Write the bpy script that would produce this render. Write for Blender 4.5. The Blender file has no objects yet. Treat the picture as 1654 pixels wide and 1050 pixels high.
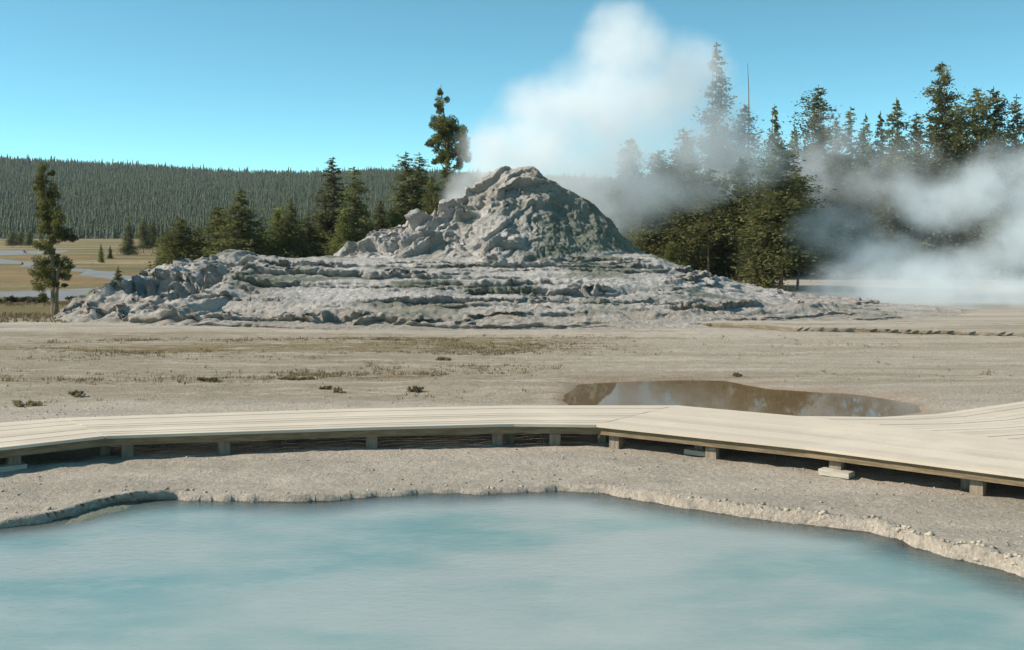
import bpy, bmesh, math, random
import numpy as np
from mathutils import Vector, noise as mnoise

random.seed(7)
S = bpy.context.scene
COL = S.collection
F, CX, HY, CZ = 1773.0, 827.0, 372.0, 4.0      # focal length in photo pixels, centre column, horizon row, eye height


def gp(px, py, z=0.0):
    """a place on the level z, read off the photograph"""
    d = F * (CZ - z) / (py - HY)
    return ((px - CX) / F * d, d)


def hz(py, d):
    return CZ - (py - HY) / F * d


def lx(px, d):
    return (px - CX) / F * d


# ------------------------------------------------------------------ noise
def _hash(ix, iy, iz, s):
    n = (ix * 374761393 + iy * 668265263 + iz * 2147483647 + s * 974634721) & 0xFFFFFFFF
    n = ((n ^ (n >> 13)) * 1274126177) & 0xFFFFFFFF
    n = (n ^ (n >> 16))
    n = (n * 2246822519) & 0xFFFFFFFF
    n = n ^ (n >> 15)
    return (n & 0xFFFFFF) / float(0xFFFFFF)


def vnoise(x, y, z=None, s=0):
    if z is None:
        z = np.zeros_like(x)
    ix, iy, iz = (np.floor(a).astype(np.int64) for a in (x, y, z))
    fx, fy, fz = x - ix, y - iy, z - iz
    u, v, w = (f * f * f * (f * (f * 6 - 15) + 10) for f in (fx, fy, fz))
    r = 0
    for a in (0, 1):
        for b in (0, 1):
            for c in (0, 1):
                r = r + _hash(ix + a, iy + b, iz + c, s) * (u if a else 1 - u) * (v if b else 1 - v) * (w if c else 1 - w)
    return r * 2 - 1


def fbm(x, y, z=None, s=0, o=4, g=0.5):
    r, a, t = 0, 1.0, 0
    for k in range(o):
        m = 2.03 ** k
        r = r + a * vnoise(x * m, y * m, None if z is None else z * m, s + k * 17)
        t += a
        a *= g
    return r / t


def worley(x, y, z, s=0):
    ix, iy, iz = (np.floor(a).astype(np.int64) for a in (x, y, z))
    f1 = np.full(x.shape, 9.0)
    f2 = np.full(x.shape, 9.0)
    for a in (-1, 0, 1):
        for b in (-1, 0, 1):
            for c in (-1, 0, 1):
                jx, jy, jz = ix + a, iy + b, iz + c
                dx = jx + _hash(jx, jy, jz, s) - x
                dy = jy + _hash(jx, jy, jz, s + 1) - y
                dz = jz + _hash(jx, jy, jz, s + 2) - z
                d = np.sqrt(dx * dx + dy * dy + dz * dz)
                f2 = np.minimum(f2, np.maximum(f1, d))
                f1 = np.minimum(f1, d)
    return f1, f2


def sst(a, b, x):
    t = np.clip((x - a) / (b - a), 0, 1)
    return t * t * (3 - 2 * t)


# ------------------------------------------------------------------ helpers
def tag(o, label=None, cat=None, group=None, kind=None):
    if label: o['label'] = label
    if cat: o['category'] = cat
    if group: o['group'] = group
    if kind: o['kind'] = kind
    return o


def link(name, me, mat=None, parent=None, smooth=False):
    o = bpy.data.objects.new(name, me)
    COL.objects.link(o)
    if mat is not None:
        me.materials.append(mat)
    if smooth:
        me.polygons.foreach_set('use_smooth', np.ones(len(me.polygons), dtype=bool))
    if parent is not None:
        o.parent = parent
    return o


def empty(name, loc):
    o = bpy.data.objects.new(name, None)
    COL.objects.link(o)
    o.location = loc
    o.empty_display_size = 0.3
    return o


def mesh_np(name, v, f):
    """mesh from arrays; f is (n,3) or (n,4)"""
    me = bpy.data.meshes.new(name)
    v = np.asarray(v, np.float32)
    f = np.asarray(f, np.int32)
    k = f.shape[1]
    me.vertices.add(len(v))
    me.vertices.foreach_set('co', v.ravel())
    me.loops.add(f.size)
    me.loops.foreach_set('vertex_index', f.ravel())
    me.polygons.add(len(f))
    me.polygons.foreach_set('loop_start', np.arange(0, f.size, k, dtype=np.int32))
    me.update(calc_edges=True)
    me.validate()
    return me


def attr(me, name, vals):
    a = me.attributes.new(name, 'FLOAT', 'POINT')
    a.data.foreach_set('value', np.asarray(vals, np.float32).ravel())


def grid_faces(nx, ny):
    i = np.arange(nx * ny).reshape(ny, nx)
    return np.stack([i[:-1, :-1], i[:-1, 1:], i[1:, 1:], i[1:, :-1]], -1).reshape(-1, 4)


class MB:
    """collects boxes and tubes for one mesh"""
    def __init__(s):
        s.v, s.f = [], []

    def box(s, c, size, rz=0.0, j=0.0):
        n = len(s.v)
        ca, sa = math.cos(rz), math.sin(rz)
        for dz in (-.5, .5):
            for dx, dy in ((-.5, -.5), (.5, -.5), (.5, .5), (-.5, .5)):
                x = dx * size[0] + random.uniform(-j, j)
                y = dy * size[1] + random.uniform(-j, j)
                s.v.append((c[0] + x * ca - y * sa, c[1] + x * sa + y * ca, c[2] + dz * size[2] + random.uniform(-j, j)))
        for q in ((3, 2, 1, 0), (4, 5, 6, 7), (0, 1, 5, 4), (1, 2, 6, 5), (2, 3, 7, 6), (3, 0, 4, 7)):
            s.f.append(tuple(n + a for a in q))

    def tube(s, pts, rads, sides=7):
        n = len(s.v)
        for k, (p, r) in enumerate(zip(pts, rads)):
            a = Vector(pts[max(k - 1, 0)]); b = Vector(pts[min(k + 1, len(pts) - 1)])
            t = (b - a).normalized()
            u = t.cross(Vector((0.31, 0.95, 0.05))).normalized()
            w = t.cross(u)
            for i in range(sides):
                th = 2 * math.pi * i / sides
                s.v.append(tuple(Vector(p) + (u * math.cos(th) + w * math.sin(th)) * r))
        for k in range(len(pts) - 1):
            for i in range(sides):
                j2 = (i + 1) % sides
                s.f.append((n + k * sides + i, n + k * sides + j2, n + (k + 1) * sides + j2, n + (k + 1) * sides + i))
        s.f.append(tuple(n + i for i in reversed(range(sides))))
        s.f.append(tuple(n + (len(pts) - 1) * sides + i for i in range(sides)))

    def mesh(s, name):
        me = bpy.data.meshes.new(name)
        me.from_pydata(s.v, [], s.f)
        me.update()
        return me


# ------------------------------------------------------------------ materials
def newmat(name):
    m = bpy.data.materials.new(name)
    m.use_nodes = True
    nt = m.node_tree
    b = nt.nodes['Principled BSDF']
    b.inputs['Roughness'].default_value = 0.9
    b.inputs['Specular IOR Level'].default_value = 0.2
    return m, nt, b


def N(nt, t, **kw):
    n = nt.nodes.new(t)
    for k, v in kw.items():
        if k in n.inputs:
            n.inputs[k].default_value = v
        else:
            setattr(n, k, v)
    return n


def math_n(nt, op, a, b=None, c=None, clamp=False):
    n = nt.nodes.new('ShaderNodeMath'); n.operation = op; n.use_clamp = clamp
    for i, x in enumerate((a, b, c)):
        if x is None: continue
        if hasattr(x, 'links'): nt.links.new(x, n.inputs[i])
        else: n.inputs[i].default_value = x
    return n.outputs[0]


def mapr(nt, x, a, b, c=0.0, d=1.0, smooth=True):
    n = nt.nodes.new('ShaderNodeMapRange')
    if smooth: n.interpolation_type = 'SMOOTHSTEP'
    nt.links.new(x, n.inputs[0])
    for i, v in enumerate((a, b, c, d)): n.inputs[i + 1].default_value = v
    return n.outputs[0]


def mixc(nt, fac, a, b, mode='MIX'):
    n = nt.nodes.new('ShaderNodeMix'); n.data_type = 'RGBA'; n.blend_type = mode
    for sock, x in ((n.inputs[0], fac), (n.inputs[6], a), (n.inputs[7], b)):
        if hasattr(x, 'links'): nt.links.new(x, sock)
        elif isinstance(x, (tuple, list)): sock.default_value = (*x, 1) if len(x) == 3 else x
        else: sock.default_value = x
    return n.outputs[2]


def pos(nt, scale=(1, 1, 1), obj=False):
    if obj:
        src = nt.nodes.new('ShaderNodeTexCoord').outputs['Object']
    else:
        src = nt.nodes.new('ShaderNodeNewGeometry').outputs['Position']
    mp = nt.nodes.new('ShaderNodeMapping')
    mp.inputs['Scale'].default_value = scale
    nt.links.new(src, mp.inputs[0])
    return mp.outputs[0]


def noise_n(nt, vec, scale, detail=4, rough=0.55):
    n = N(nt, 'ShaderNodeTexNoise', Scale=scale, Detail=detail, Roughness=rough)
    nt.links.new(vec, n.inputs['Vector'])
    return n.outputs['Fac']


def attr_n(nt, name):
    n = nt.nodes.new('ShaderNodeAttribute'); n.attribute_name = name
    return n.outputs['Fac']


def bump(nt, bsdf, h, strength, dist):
    n = N(nt, 'ShaderNodeBump', Strength=strength, Distance=dist)
    nt.links.new(h, n.inputs['Height'])
    nt.links.new(n.outputs[0], bsdf.inputs['Normal'])


def ground_material():
    m, nt, b = newmat('sinter_ground')
    p = pos(nt)
    pst = pos(nt, (0.35, 1.3, 1))
    n1 = noise_n(nt, pst, 0.55, 6, 0.6)
    n2 = noise_n(nt, p, 9.0, 5, 0.7)
    n3 = noise_n(nt, pst, 2.3, 5, 0.65)
    c = mixc(nt, mapr(nt, n1, 0.35, 0.68), (0.57, 0.485, 0.405), (0.45, 0.39, 0.32))
    c = mixc(nt, mapr(nt, n3, 0.5, 0.75, 0, 0.6), c, (0.62, 0.535, 0.45))
    # tan and olive dry turf
    g = attr_n(nt, 'grass')
    gm = math_n(nt, 'MULTIPLY', g, mapr(nt, n3, 0.32, 0.56), clamp=True)
    gc = mixc(nt, mapr(nt, n2, 0.35, 0.65), (0.21, 0.17, 0.085), (0.33, 0.23, 0.115))
    c = mixc(nt, gm, c, gc)
    # thin run-off lines lying along the flat
    n6 = noise_n(nt, pos(nt, (0.07, 1.5, 1)), 1.0, 5, 0.62)
    far_ = mapr(nt, N(nt, 'ShaderNodeSeparateXYZ').outputs[1], 24, 30)
    nt.links.new(p, far_.node.inputs[0].links[0].from_node.inputs[0])
    c = mixc(nt, math_n(nt, 'MULTIPLY', far_, mapr(nt, n6, 0.50, 0.64, 0, 0.75)), c, (0.35, 0.295, 0.22))
    c = mixc(nt, math_n(nt, 'MULTIPLY', far_, mapr(nt, n6, 0.46, 0.34, 0, 0.5)), c, (0.60, 0.525, 0.445))
    # meadow
    me_ = attr_n(nt, 'meadow')
    pm = pos(nt, (0.035, 0.05, 1))
    n4 = noise_n(nt, pm, 1.0, 6, 0.6)
    mc = mixc(nt, mapr(nt, n4, 0.38, 0.62), (0.31, 0.195, 0.085), (0.15, 0.14, 0.06))
    mc = mixc(nt, mapr(nt, noise_n(nt, pos(nt, (0.012, 0.05, 1)), 1.0, 5, 0.6), 0.48, 0.66, 0, 0.85), mc, (0.40, 0.32, 0.18))
    mc = mixc(nt, mapr(nt, noise_n(nt, pos(nt, (0.7, 0.35, 1)), 1.0, 5, 0.75), 0.5, 0.68, 0, 0.8), mc, (0.12, 0.115, 0.05))
    c = mixc(nt, me_, c, mc)
    # rusty mineral stain round the shallow pool, pool floor
    st = attr_n(nt, 'rust')
    c = mixc(nt, math_n(nt, 'MULTIPLY', st, mapr(nt, n3, 0.2, 0.7, 0.5, 1)), c, (0.26, 0.125, 0.045))
    al = attr_n(nt, 'algae')
    c = mixc(nt, al, c, (0.18, 0.21, 0.16))
    n5 = noise_n(nt, p, 16.0, 4, 0.75)
    c = mixc(nt, mapr(nt, n5, 0.42, 0.62, 0.0, 0.45), mixc(nt, 1.0, c, (0.70, 0.68, 0.64), 'MULTIPLY'), mixc(nt, 1.0, c, (1.2, 1.2, 1.2), 'MULTIPLY'))
    # specks of grit
    c = mixc(nt, mapr(nt, noise_n(nt, p, 28, 3, 0.8), 0.60, 0.70, 0, 0.6), c, (0.17, 0.14, 0.10))
    nt.links.new(c, b.inputs['Base Color'])
    hh = math_n(nt, 'ADD', math_n(nt, 'MULTIPLY', n2, 0.6), math_n(nt, 'MULTIPLY', noise_n(nt, p, 35, 4, 0.75), 0.35))
    bump(nt, b, hh, 1.0, 0.09)
    return m


def sinter_material():
    m, nt, b = newmat('grey_sinter')
    p = pos(nt)
    pst = pos(nt, (0.25, 0.8, 2.2))
    n1 = noise_n(nt, pst, 0.9, 6, 0.65)
    n2 = noise_n(nt, p, 3.2, 6, 0.7)
    c = mixc(nt, mapr(nt, n1, 0.36, 0.66), (0.55, 0.50, 0.455), (0.40, 0.365, 0.335))
    c = mixc(nt, mapr(nt, n2, 0.45, 0.75, 0, 0.55), c, (0.22, 0.22, 0.20))
    n3 = noise_n(nt, pos(nt, (1, 1, 1.6)), 6.5, 5, 0.7)
    c = mixc(nt, mapr(nt, n3, 0.50, 0.66, 0, 0.6), c, (0.20, 0.19, 0.165))
    dark_mix = attr_n(nt, 'stain_shade')
    c = mixc(nt, dark_mix, c, mixc(nt, mapr(nt, n2, 0.35, 0.65), (0.10, 0.115, 0.08), (0.21, 0.215, 0.16)))  # dark olive for random stain and for shade painted on the cone's right flank
    wr = attr_n(nt, 'warm')
    c = mixc(nt, math_n(nt, 'MULTIPLY', wr, mapr(nt, n1, 0.3, 0.6)), c, (0.40, 0.335, 0.275))
    nt.links.new(c, b.inputs['Base Color'])
    hh = math_n(nt, 'ADD', n2, math_n(nt, 'MULTIPLY', noise_n(nt, p, 14, 5, 0.75), 0.4))
    bump(nt, b, hh, 1.0, 0.22)
    return m


def foliage_material(name, dark, mid, light, transl=0.25):
    m, nt, b = newmat(name)
    p = pos(nt, obj=True)
    n1 = noise_n(nt, p, 1.1, 3, 0.6)
    n2 = noise_n(nt, p, 9.0, 2, 0.6)
    oi = nt.nodes.new('ShaderNodeObjectInfo').outputs['Random']
    c = mixc(nt, mapr(nt, n1, 0.32, 0.66), dark, mid)
    c = mixc(nt, mapr(nt, n2, 0.5, 0.72, 0, 0.8), c, light)
    hs = N(nt, 'ShaderNodeHueSaturation')
    nt.links.new(c, hs.inputs['Color'])
    nt.links.new(mapr(nt, oi, 0, 1, 0.7, 1.35, False), hs.inputs['Value'])
    nt.links.new(mapr(nt, oi, 0, 1, 0.485, 0.51, False), hs.inputs['Hue'])
    nt.links.new(hs.outputs[0], b.inputs['Base Color'])
    tr = nt.nodes.new('ShaderNodeBsdfTranslucent')
    nt.links.new(hs.outputs[0], tr.inputs['Color'])
    mx = N(nt, 'ShaderNodeMixShader', Fac=transl)
    nt.links.new(b.outputs[0], mx.inputs[1]); nt.links.new(tr.outputs[0], mx.inputs[2])
    nt.links.new(mx.outputs[0], nt.nodes['Material Output'].inputs['Surface'])
    b.inputs['Roughness'].default_value = 0.75
    return m


def simple(name, c1, c2, scale=(1, 1, 1), s=3.0, rough=0.9, bs=0.5, bd=0.02, detail=5):
    m, nt, b = newmat(name)
    p = pos(nt, scale)
    n1 = noise_n(nt, p, s, detail, 0.65)
    nt.links.new(mixc(nt, mapr(nt, n1, 0.35, 0.65), c1, c2), b.inputs['Base Color'])
    b.inputs['Roughness'].default_value = rough
    bump(nt, b, n1, bs, bd)
    return m


M_ground = ground_material()
M_sinter = sinter_material()
M_needle = foliage_material('conifer_needles', (0.075, 0.08, 0.032), (0.175, 0.178, 0.064), (0.33, 0.31, 0.11), 0.5)
M_needle2 = foliage_material('pine_needles', (0.08, 0.086, 0.028), (0.185, 0.198, 0.06), (0.33, 0.325, 0.10), 0.5)
M_far = foliage_material('far_needles', (0.05, 0.068, 0.034), (0.078, 0.094, 0.044), (0.115, 0.128, 0.06), 0.2)
M_bark = simple('bark', (0.13, 0.095, 0.06), (0.25, 0.19, 0.12), (6, 6, 1.2), 4)
M_path = simple('path_gravel', (0.17, 0.17, 0.165), (0.23, 0.225, 0.215), (0.3, 0.6, 1), 1.2)
M_dry = foliage_material('dry_stems', (0.17, 0.13, 0.065), (0.26, 0.195, 0.10), (0.35, 0.285, 0.16), 0.3)
M_turf = foliage_material('dry_turf', (0.16, 0.125, 0.065), (0.25, 0.195, 0.105), (0.34, 0.27, 0.15), 0.4)
M_brush = foliage_material('scrub', (0.08, 0.075, 0.045), (0.15, 0.14, 0.075), (0.22, 0.20, 0.11), 0.3)


def wood_material():
    m, nt, b = newmat('weathered_planks')
    pl = attr_n(nt, 'plank')
    st = attr_n(nt, 'along')
    cmb = nt.nodes.new('ShaderNodeCombineXYZ')
    nt.links.new(math_n(nt, 'MULTIPLY', st, 0.5), cmb.inputs[0])
    nt.links.new(math_n(nt, 'MULTIPLY', pl, 13.7), cmb.inputs[1])
    grain = noise_n(nt, cmb.outputs[0], 1.6, 6, 0.7)
    per = N(nt, 'ShaderNodeTexWhiteNoise'); per.noise_dimensions = '1D'
    nt.links.new(math_n(nt, 'FLOOR', pl), per.inputs['W'])
    wide = noise_n(nt, pos(nt), 0.8, 4, 0.6)
    c = mixc(nt, per.outputs[0], (0.49, 0.405, 0.315), (0.58, 0.485, 0.38))
    c = mixc(nt, mapr(nt, grain, 0.48, 0.75, 0, 0.65), c, (0.48, 0.385, 0.28))
    c = mixc(nt, mapr(nt, wide, 0.45, 0.7, 0, 0.5), c, (0.66, 0.555, 0.435))
    nt.links.new(c, b.inputs['Base Color'])
    bump(nt, b, grain, 0.3, 0.01)
    b.inputs['Roughness'].default_value = 0.8
    return m


M_wood = wood_material()
M_beam = simple('beam_wood', (0.16, 0.115, 0.065), (0.26, 0.19, 0.115), (1, 1, 8), 2.5)
M_post = simple('post_wood', (0.20, 0.155, 0.11), (0.31, 0.25, 0.185), (8, 8, 1), 2.5)
M_pad = simple('pad_wood', (0.38, 0.34, 0.27), (0.50, 0.45, 0.37), (1, 1, 8), 3)

# ------------------------------------------------------------------ pools (outlines read off the photo at ground level)
rim_px = [(-420, 905), (-200, 868), (0, 838), (60, 831), (130, 815), (175, 803), (215, 798), (290, 792), (400, 796), (455, 798), (520, 797), (600, 790),
          (680, 784), (780, 785), (900, 779), (985, 784), (1012, 792), (1100, 807), (1200, 821), (1300, 833), (1400, 843),
          (1452, 852), (1480, 868), (1560, 888), (1620, 903), (1654, 914), (1800, 962), (1950, 1040)]
POOL = [gp(*q) for q in rim_px] + [(6.8, 8.4), (4.5, 6.2), (0.5, 5.2), (-4.0, 5.6), (-7.0, 7.5), (-8.2, 10.0)]
pond_px = [(908, 645), (920, 630), (935, 619), (990, 615), (1100, 612), (1170, 613), (1205, 620), (1250, 627), (1300, 630), (1370, 634),
           (1440, 643), (1480, 653), (1486, 662), (1440, 671), (1350, 678), (1250, 682), (1100, 676), (990, 664), (925, 655)]
POND = [gp(*q) for q in pond_px]


def sdist(x, y, poly):
    """signed distance, positive inside"""
    d = np.full(x.shape, 1e9)
    ins = np.zeros(x.shape, bool)
    n = len(poly)
    for i in range(n):
        ax, ay = poly[i]; bx, by = poly[(i + 1) % n]
        ex, ey = bx - ax, by - ay
        t = np.clip(((x - ax) * ex + (y - ay) * ey) / (ex * ex + ey * ey), 0, 1)
        d = np.minimum(d, np.hypot(x - ax - t * ex, y - ay - t * ey))
        cond = (ay > y) != (by > y)
        xi = ax + (y - ay) / (ey if abs(ey) > 1e-9 else 1e-9) * ex
        ins ^= cond & (x < xi)
    return np.where(ins, d, -d)


WATER_Z = -0.11
POND_Z = -0.035


def step_line(x):
    # front lip of the far sinter shelf on the right
    return np.interp(x, [4, 7, 12, 19.5, 30], [47.5, 45.5, 43.2, 40.6, 38.5]) + 0.35 * vnoise(x * 0.35, x * 0, None, 5)


def build_ground():
    def axis(segs, ratio, end):
        a = []
        for s0, s1, st in segs:
            a += list(np.arange(s0, s1 - 1e-6, st))
        a.append(segs[-1][1])
        st = segs[-1][2]
        while a[-1] < end:
            st *= ratio
            a.append(a[-1] + st)
        return a
    right = axis([(0, 8.2, 0.075), (8.2, 26, 0.24)], 1.35, 3500)
    xs = np.array([-q for q in right[:0:-1]] + right)
    ys = np.array([-400, -120, -40, -15, -5, 0, 3] + axis([(4.6, 22.5, 0.07), (22.5, 50, 0.13)], 1.22, 4000))
    X, Y = np.meshgrid(xs, ys)
    Z = np.zeros_like(X)
    near = sst(3, 6, Y) * (1 - sst(46, 49, Y)) * (1 - sst(60, 90, np.abs(X)))
    Z += near * (0.07 * fbm(X * 0.16, Y * 0.45, None, 1, 4) + 0.03 * fbm(X * 0.9, Y * 2.2, None, 3, 4))
    Z += near * (0.03 * fbm(X * 2.6, Y * 4.0, None, 9, 4) + 0.02 * np.abs(fbm(X * 0.7, Y * 3.2, None, 13, 4)))
    # the far shelf on the right: a low riser facing the boardwalk
    st = step_line(X)
    Z += near * sst(2.5, 9, X) * 0.17 * sst(-0.06, 0.12, Y - st) * (1 - sst(46, 49, Y))
    # shallow brown pond
    sp = sdist(X, Y, POND) + 0.10 * fbm(X * 0.9, Y * 1.6, None, 21, 3)
    k = sst(-0.9, 0.1, sp)
    Z = Z * (1 - k) - 0.10 * sst(-0.35, 0.5, sp) - 0.10 * sst(0.2, 1.5, sp)
    # blue pool
    s = sdist(X, Y, POOL)
    sw = s + 0.10 * fbm(X * 0.9, Y * 0.9, None, 31, 3) + 0.085 * fbm(X * 3.6, Y * 3.6, None, 33, 3)
    lip = sst(-0.6, 0.0, sw) * (1 - sst(0.0, 0.05, sw))
    lsel = (sst(-7.5, -6.0, X) * (1 - sst(-6.0, -4.2, X)))
    Z += lsel * 0.06 * sst(-2.2, -0.3, sw) * (1 - sst(0, 0.1, sw))
    f1, f2 = worley(X * 3.8, Y * 3.8, X * 0, 41)
    rsel = sst(0.5, 3.0, X)
    Z += lip * (0.02 + (0.03 + 0.06 * rsel) * np.clip(0.75 - f1, 0, 1))
    Zin = -0.25 - 0.55 * sst(0.1, 1.8, sw) - 1.0 * sst(1.2, 4.0, sw)
    shelf = -0.095 - 0.22 * sst(0.40, 0.9, sw)
    Zin = Zin * (1 - lsel) + np.maximum(Zin, shelf) * lsel
    kk = sst(-0.02, 0.13, sw)
    Z = Z * (1 - kk) + Zin * kk
    Yl = Y - (0.07 + 0.13 * lsel) * sst(-0.35, -0.05, sw) * (1 - sst(0.0, 0.09, sw)) + 0.10 * lsel * sst(0.07, 0.15, sw) * (1 - sst(0.2, 0.4, sw))
    rs = near * sst(2.5, 9, X)
    Yl = Yl - 0.22 * rs * sst(-0.03, 0.10, Y - st) * (1 - sst(0.2, 0.8, Y - st)) + 0.15 * rs * sst(-0.4, -0.06, Y - st) * (1 - sst(-0.06, 0.0, Y - st))
    # outer bank dips gently to the rim, lower rim on the left
    Z -= 0.05 * sst(-1.6, 0, sw) * (1 - kk) * (1 - rsel)
    global GROUND_Z
    def GROUND_Z(qx, qy):
        ii = np.clip(np.searchsorted(xs, qx) - 1, 0, len(xs) - 2); jj = np.clip(np.searchsorted(ys, qy) - 1, 0, len(ys) - 2)
        u = (qx - xs[ii]) / (xs[ii + 1] - xs[ii]); w_ = (qy - ys[jj]) / (ys[jj + 1] - ys[jj])
        return Z[jj, ii] * (1 - u) * (1 - w_) + Z[jj, ii + 1] * u * (1 - w_) + Z[jj + 1, ii] * (1 - u) * w_ + Z[jj + 1, ii + 1] * u * w_
    me = mesh_np('ground', np.stack([X, Yl, Z], -1).reshape(-1, 3), grid_faces(len(xs), len(ys)))
    # where turf grows, where the meadow begins
    gr = sst(24.5, 27, Y) * (1 - sst(40, 44, Y)) * (0.25 + 0.75 * (1 - sst(-4, 7, X)))
    gr = np.maximum(gr, 0.45 * sst(4, 9, X) * sst(-1.0, -0.1, Y - st) * (1 - sst(0.15, 0.4, Y - st)))
    gr *= 0.55 + 0.9 * sst(-0.25, 0.4, fbm(X * 0.12, Y * 0.4, None, 51, 3))
    ml = -12.5 - (Y - 46) * 0.02
    md = sst(47.5, 52, Y + 0.5 * fbm(X * 0.4, Y * 0.4, None, 53, 3)) * np.where(Y > 66, 1, 1 - sst(-3, 0, X - (-19 + 0.0 * Y)))
    md = np.maximum(md, sst(66, 74, Y))
    md *= 1 - sst(-2, 10, X) * (1 - sst(140, 200, Y))
    attr(me, 'grass', gr)
    attr(me, 'meadow', md)
    rust = sst(-0.45, 0.12, sp) * (0.55 + 0.45 * sst(0.0, 0.3, sp))
    rust = np.maximum(rust, 0.45 * sst(-1.6, -0.2, sp) * sst(-0.2, 0.3, fbm(X * 0.5, Y * 2.4, None, 61, 3)))
    attr(me, 'rust', rust)
    attr(me, 'algae', 0.85 * sst(0.05, 0.2, sw) + 0.35 * sst(6.0, 8.5, X) * sst(11, 14, Y) * (1 - sst(16.0, 17.5, Y)) * (1 - kk))
    o = link('ground', me, M_ground, None, True)
    tag(o, 'pale sinter flat and dry meadow around the pools', None, None, 'structure')
    return o


build_ground()


# ------------------------------------------------------------------ water
def water_shader(nt, b, col, body, rough, h, bs, bd, ior=1.42):
    """cloudy body over a see-through shallow edge, under a Fresnel mirror"""
    nt.nodes.remove(b)
    out = nt.nodes['Material Output']
    bp = N(nt, 'ShaderNodeBump', Strength=bs, Distance=bd); nt.links.new(h, bp.inputs['Height'])
    df = nt.nodes.new('ShaderNodeBsdfDiffuse')
    if hasattr(col, 'links'): nt.links.new(col, df.inputs['Color'])
    else: df.inputs['Color'].default_value = (*col, 1)
    tr = nt.nodes.new('ShaderNodeBsdfTransparent')
    m1 = nt.nodes.new('ShaderNodeMixShader')
    if hasattr(body, 'links'): nt.links.new(body, m1.inputs[0])
    else: m1.inputs[0].default_value = body
    nt.links.new(tr.outputs[0], m1.inputs[1]); nt.links.new(df.outputs[0], m1.inputs[2])
    gl = N(nt, 'ShaderNodeBsdfGlossy', Roughness=rough); nt.links.new(bp.outputs[0], gl.inputs['Normal'])
    fr = N(nt, 'ShaderNodeFresnel', IOR=ior); nt.links.new(bp.outputs[0], fr.inputs['Normal'])
    m2 = nt.nodes.new('ShaderNodeMixShader')
    nt.links.new(fr.outputs[0], m2.inputs[0]); nt.links.new(m1.outputs[0], m2.inputs[1]); nt.links.new(gl.outputs[0], m2.inputs[2])
    nt.links.new(m2.outputs[0], out.inputs['Surface'])


def pool_water():
    st = 0.12
    xs = np.arange(-16, 15, st); ys = np.arange(4.6, 20, st)
    X, Y = np.meshgrid(xs, ys)
    s = sdist(X, Y, POOL)
    f = grid_faces(len(xs), len(ys))
    keep = (s.ravel()[f] > -0.32).all(1)
    f = f[keep]
    used, inv = np.unique(f, return_inverse=True)
    v = np.stack([X.ravel()[used], Y.ravel()[used], np.full(len(used), WATER_Z)], -1)
    me = mesh_np('pool_water', v, inv.reshape(-1, 4))
    sw = s + 0.10 * fbm(X * 0.9, Y * 0.9, None, 31, 3) + 0.12 * fbm(X * 1.1, Y * 1.1, None, 71, 3)
    attr(me, 'milk', (0.25 * sst(0.03, 0.2, sw) + 0.75 * sst(0.15, 1.1, sw)).ravel()[used])
    m, nt, b = newmat('milky_hot_spring_water')
    p = pos(nt)
    ps = pos(nt, (0.8, 1.5, 1))
    n1 = noise_n(nt, ps, 0.38, 2.5, 0.5)
    n2 = noise_n(nt, ps, 1.7, 5, 0.6)
    c = mixc(nt, mapr(nt, n1, 0.30, 0.62), (0.175, 0.285, 0.272), (0.32, 0.355, 0.33))
    c = mixc(nt, mapr(nt, n2, 0.40, 0.75, 0, 0.5), c, (0.35, 0.39, 0.36))  # pale mottling: milky water, plus thin steam wisps painted into its colour
    water_shader(nt, b, c, attr_n(nt, 'milk'), 0.10, noise_n(nt, pos(nt, (5.0, 9.0, 1)), 1.0, 5, 0.65), 0.45, 0.03)
    o = link('pool_water', me, m, None, True)
    tag(o, 'milky turquoise hot spring water in the foreground pool', None, None, 'structure')


def pond_water():
    bm = bmesh.new()
    cx = sum(p[0] for p in POND) / len(POND); cy = sum(p[1] for p in POND) / len(POND)
    vs = [bm.verts.new((cx + (x - cx) * 1.06, cy + (y - cy) * 1.12, POND_Z)) for x, y in POND]
    bm.faces.new(vs)
    bmesh.ops.triangulate(bm, faces=bm.faces[:])
    for f_ in bm.faces:
        if f_.normal.z < 0: f_.normal_flip()
    me = bpy.data.meshes.new('pond_water'); bm.to_mesh(me); bm.free()
    m, nt, b = newmat('shallow_pond_water')
    water_shader(nt, b, (0.29, 0.185, 0.095), 0.6, 0.02, noise_n(nt, pos(nt, (1.5, 3.0, 1)), 1.5, 3, 0.5), 0.03, 0.01, 1.6)
    o = link('pond_water', me, m)
    tag(o, 'still brown shallow water mirroring the pines behind the boardwalk', None, None, 'structure')


pool_water()
pond_water()

# ------------------------------------------------------------------ boardwalk
DZ = 0.42
stations = [((-520, 780), (-520, 724)), ((-120, 736.5), (-150, 694)), ((170, 704), (103, 674.5)), ((600, 690), (560, 660)),
            ((830, 684.5), (830, 654.5)), ((962, 686), (1092, 654.5)), ((1300, 722), (1290, 672)), ((1654, 768), (1690, 716)), ((2100, 834), (2200, 780))]
ST = [(Vector(gp(*a, DZ)), Vector(gp(*b, DZ))) for a, b in stations]
ST.append(tuple(2 * a - b for a, b in zip(ST[-1], ST[-2])))
ST.append(tuple(2 * a - b for a, b in zip(ST[-1], ST[-2])))
branch_px = [((1290, 671.5), (1690, 715.5)), ((1420, 673.0), (1780, 706)), ((1510, 668.5), (1870, 696)), ((1654, 647.5), (2010, 668)), ((1850, 620), (2230, 634))]
BR = [(Vector(gp(*b, DZ)), Vector(gp(*a, DZ))) for a, b in branch_px]

walk = empty('boardwalk', (0, 20.3, 0))
tag(walk, 'low pale plank boardwalk curving between the blue pool and the geyser, on short posts', 'boardwalk')


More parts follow.
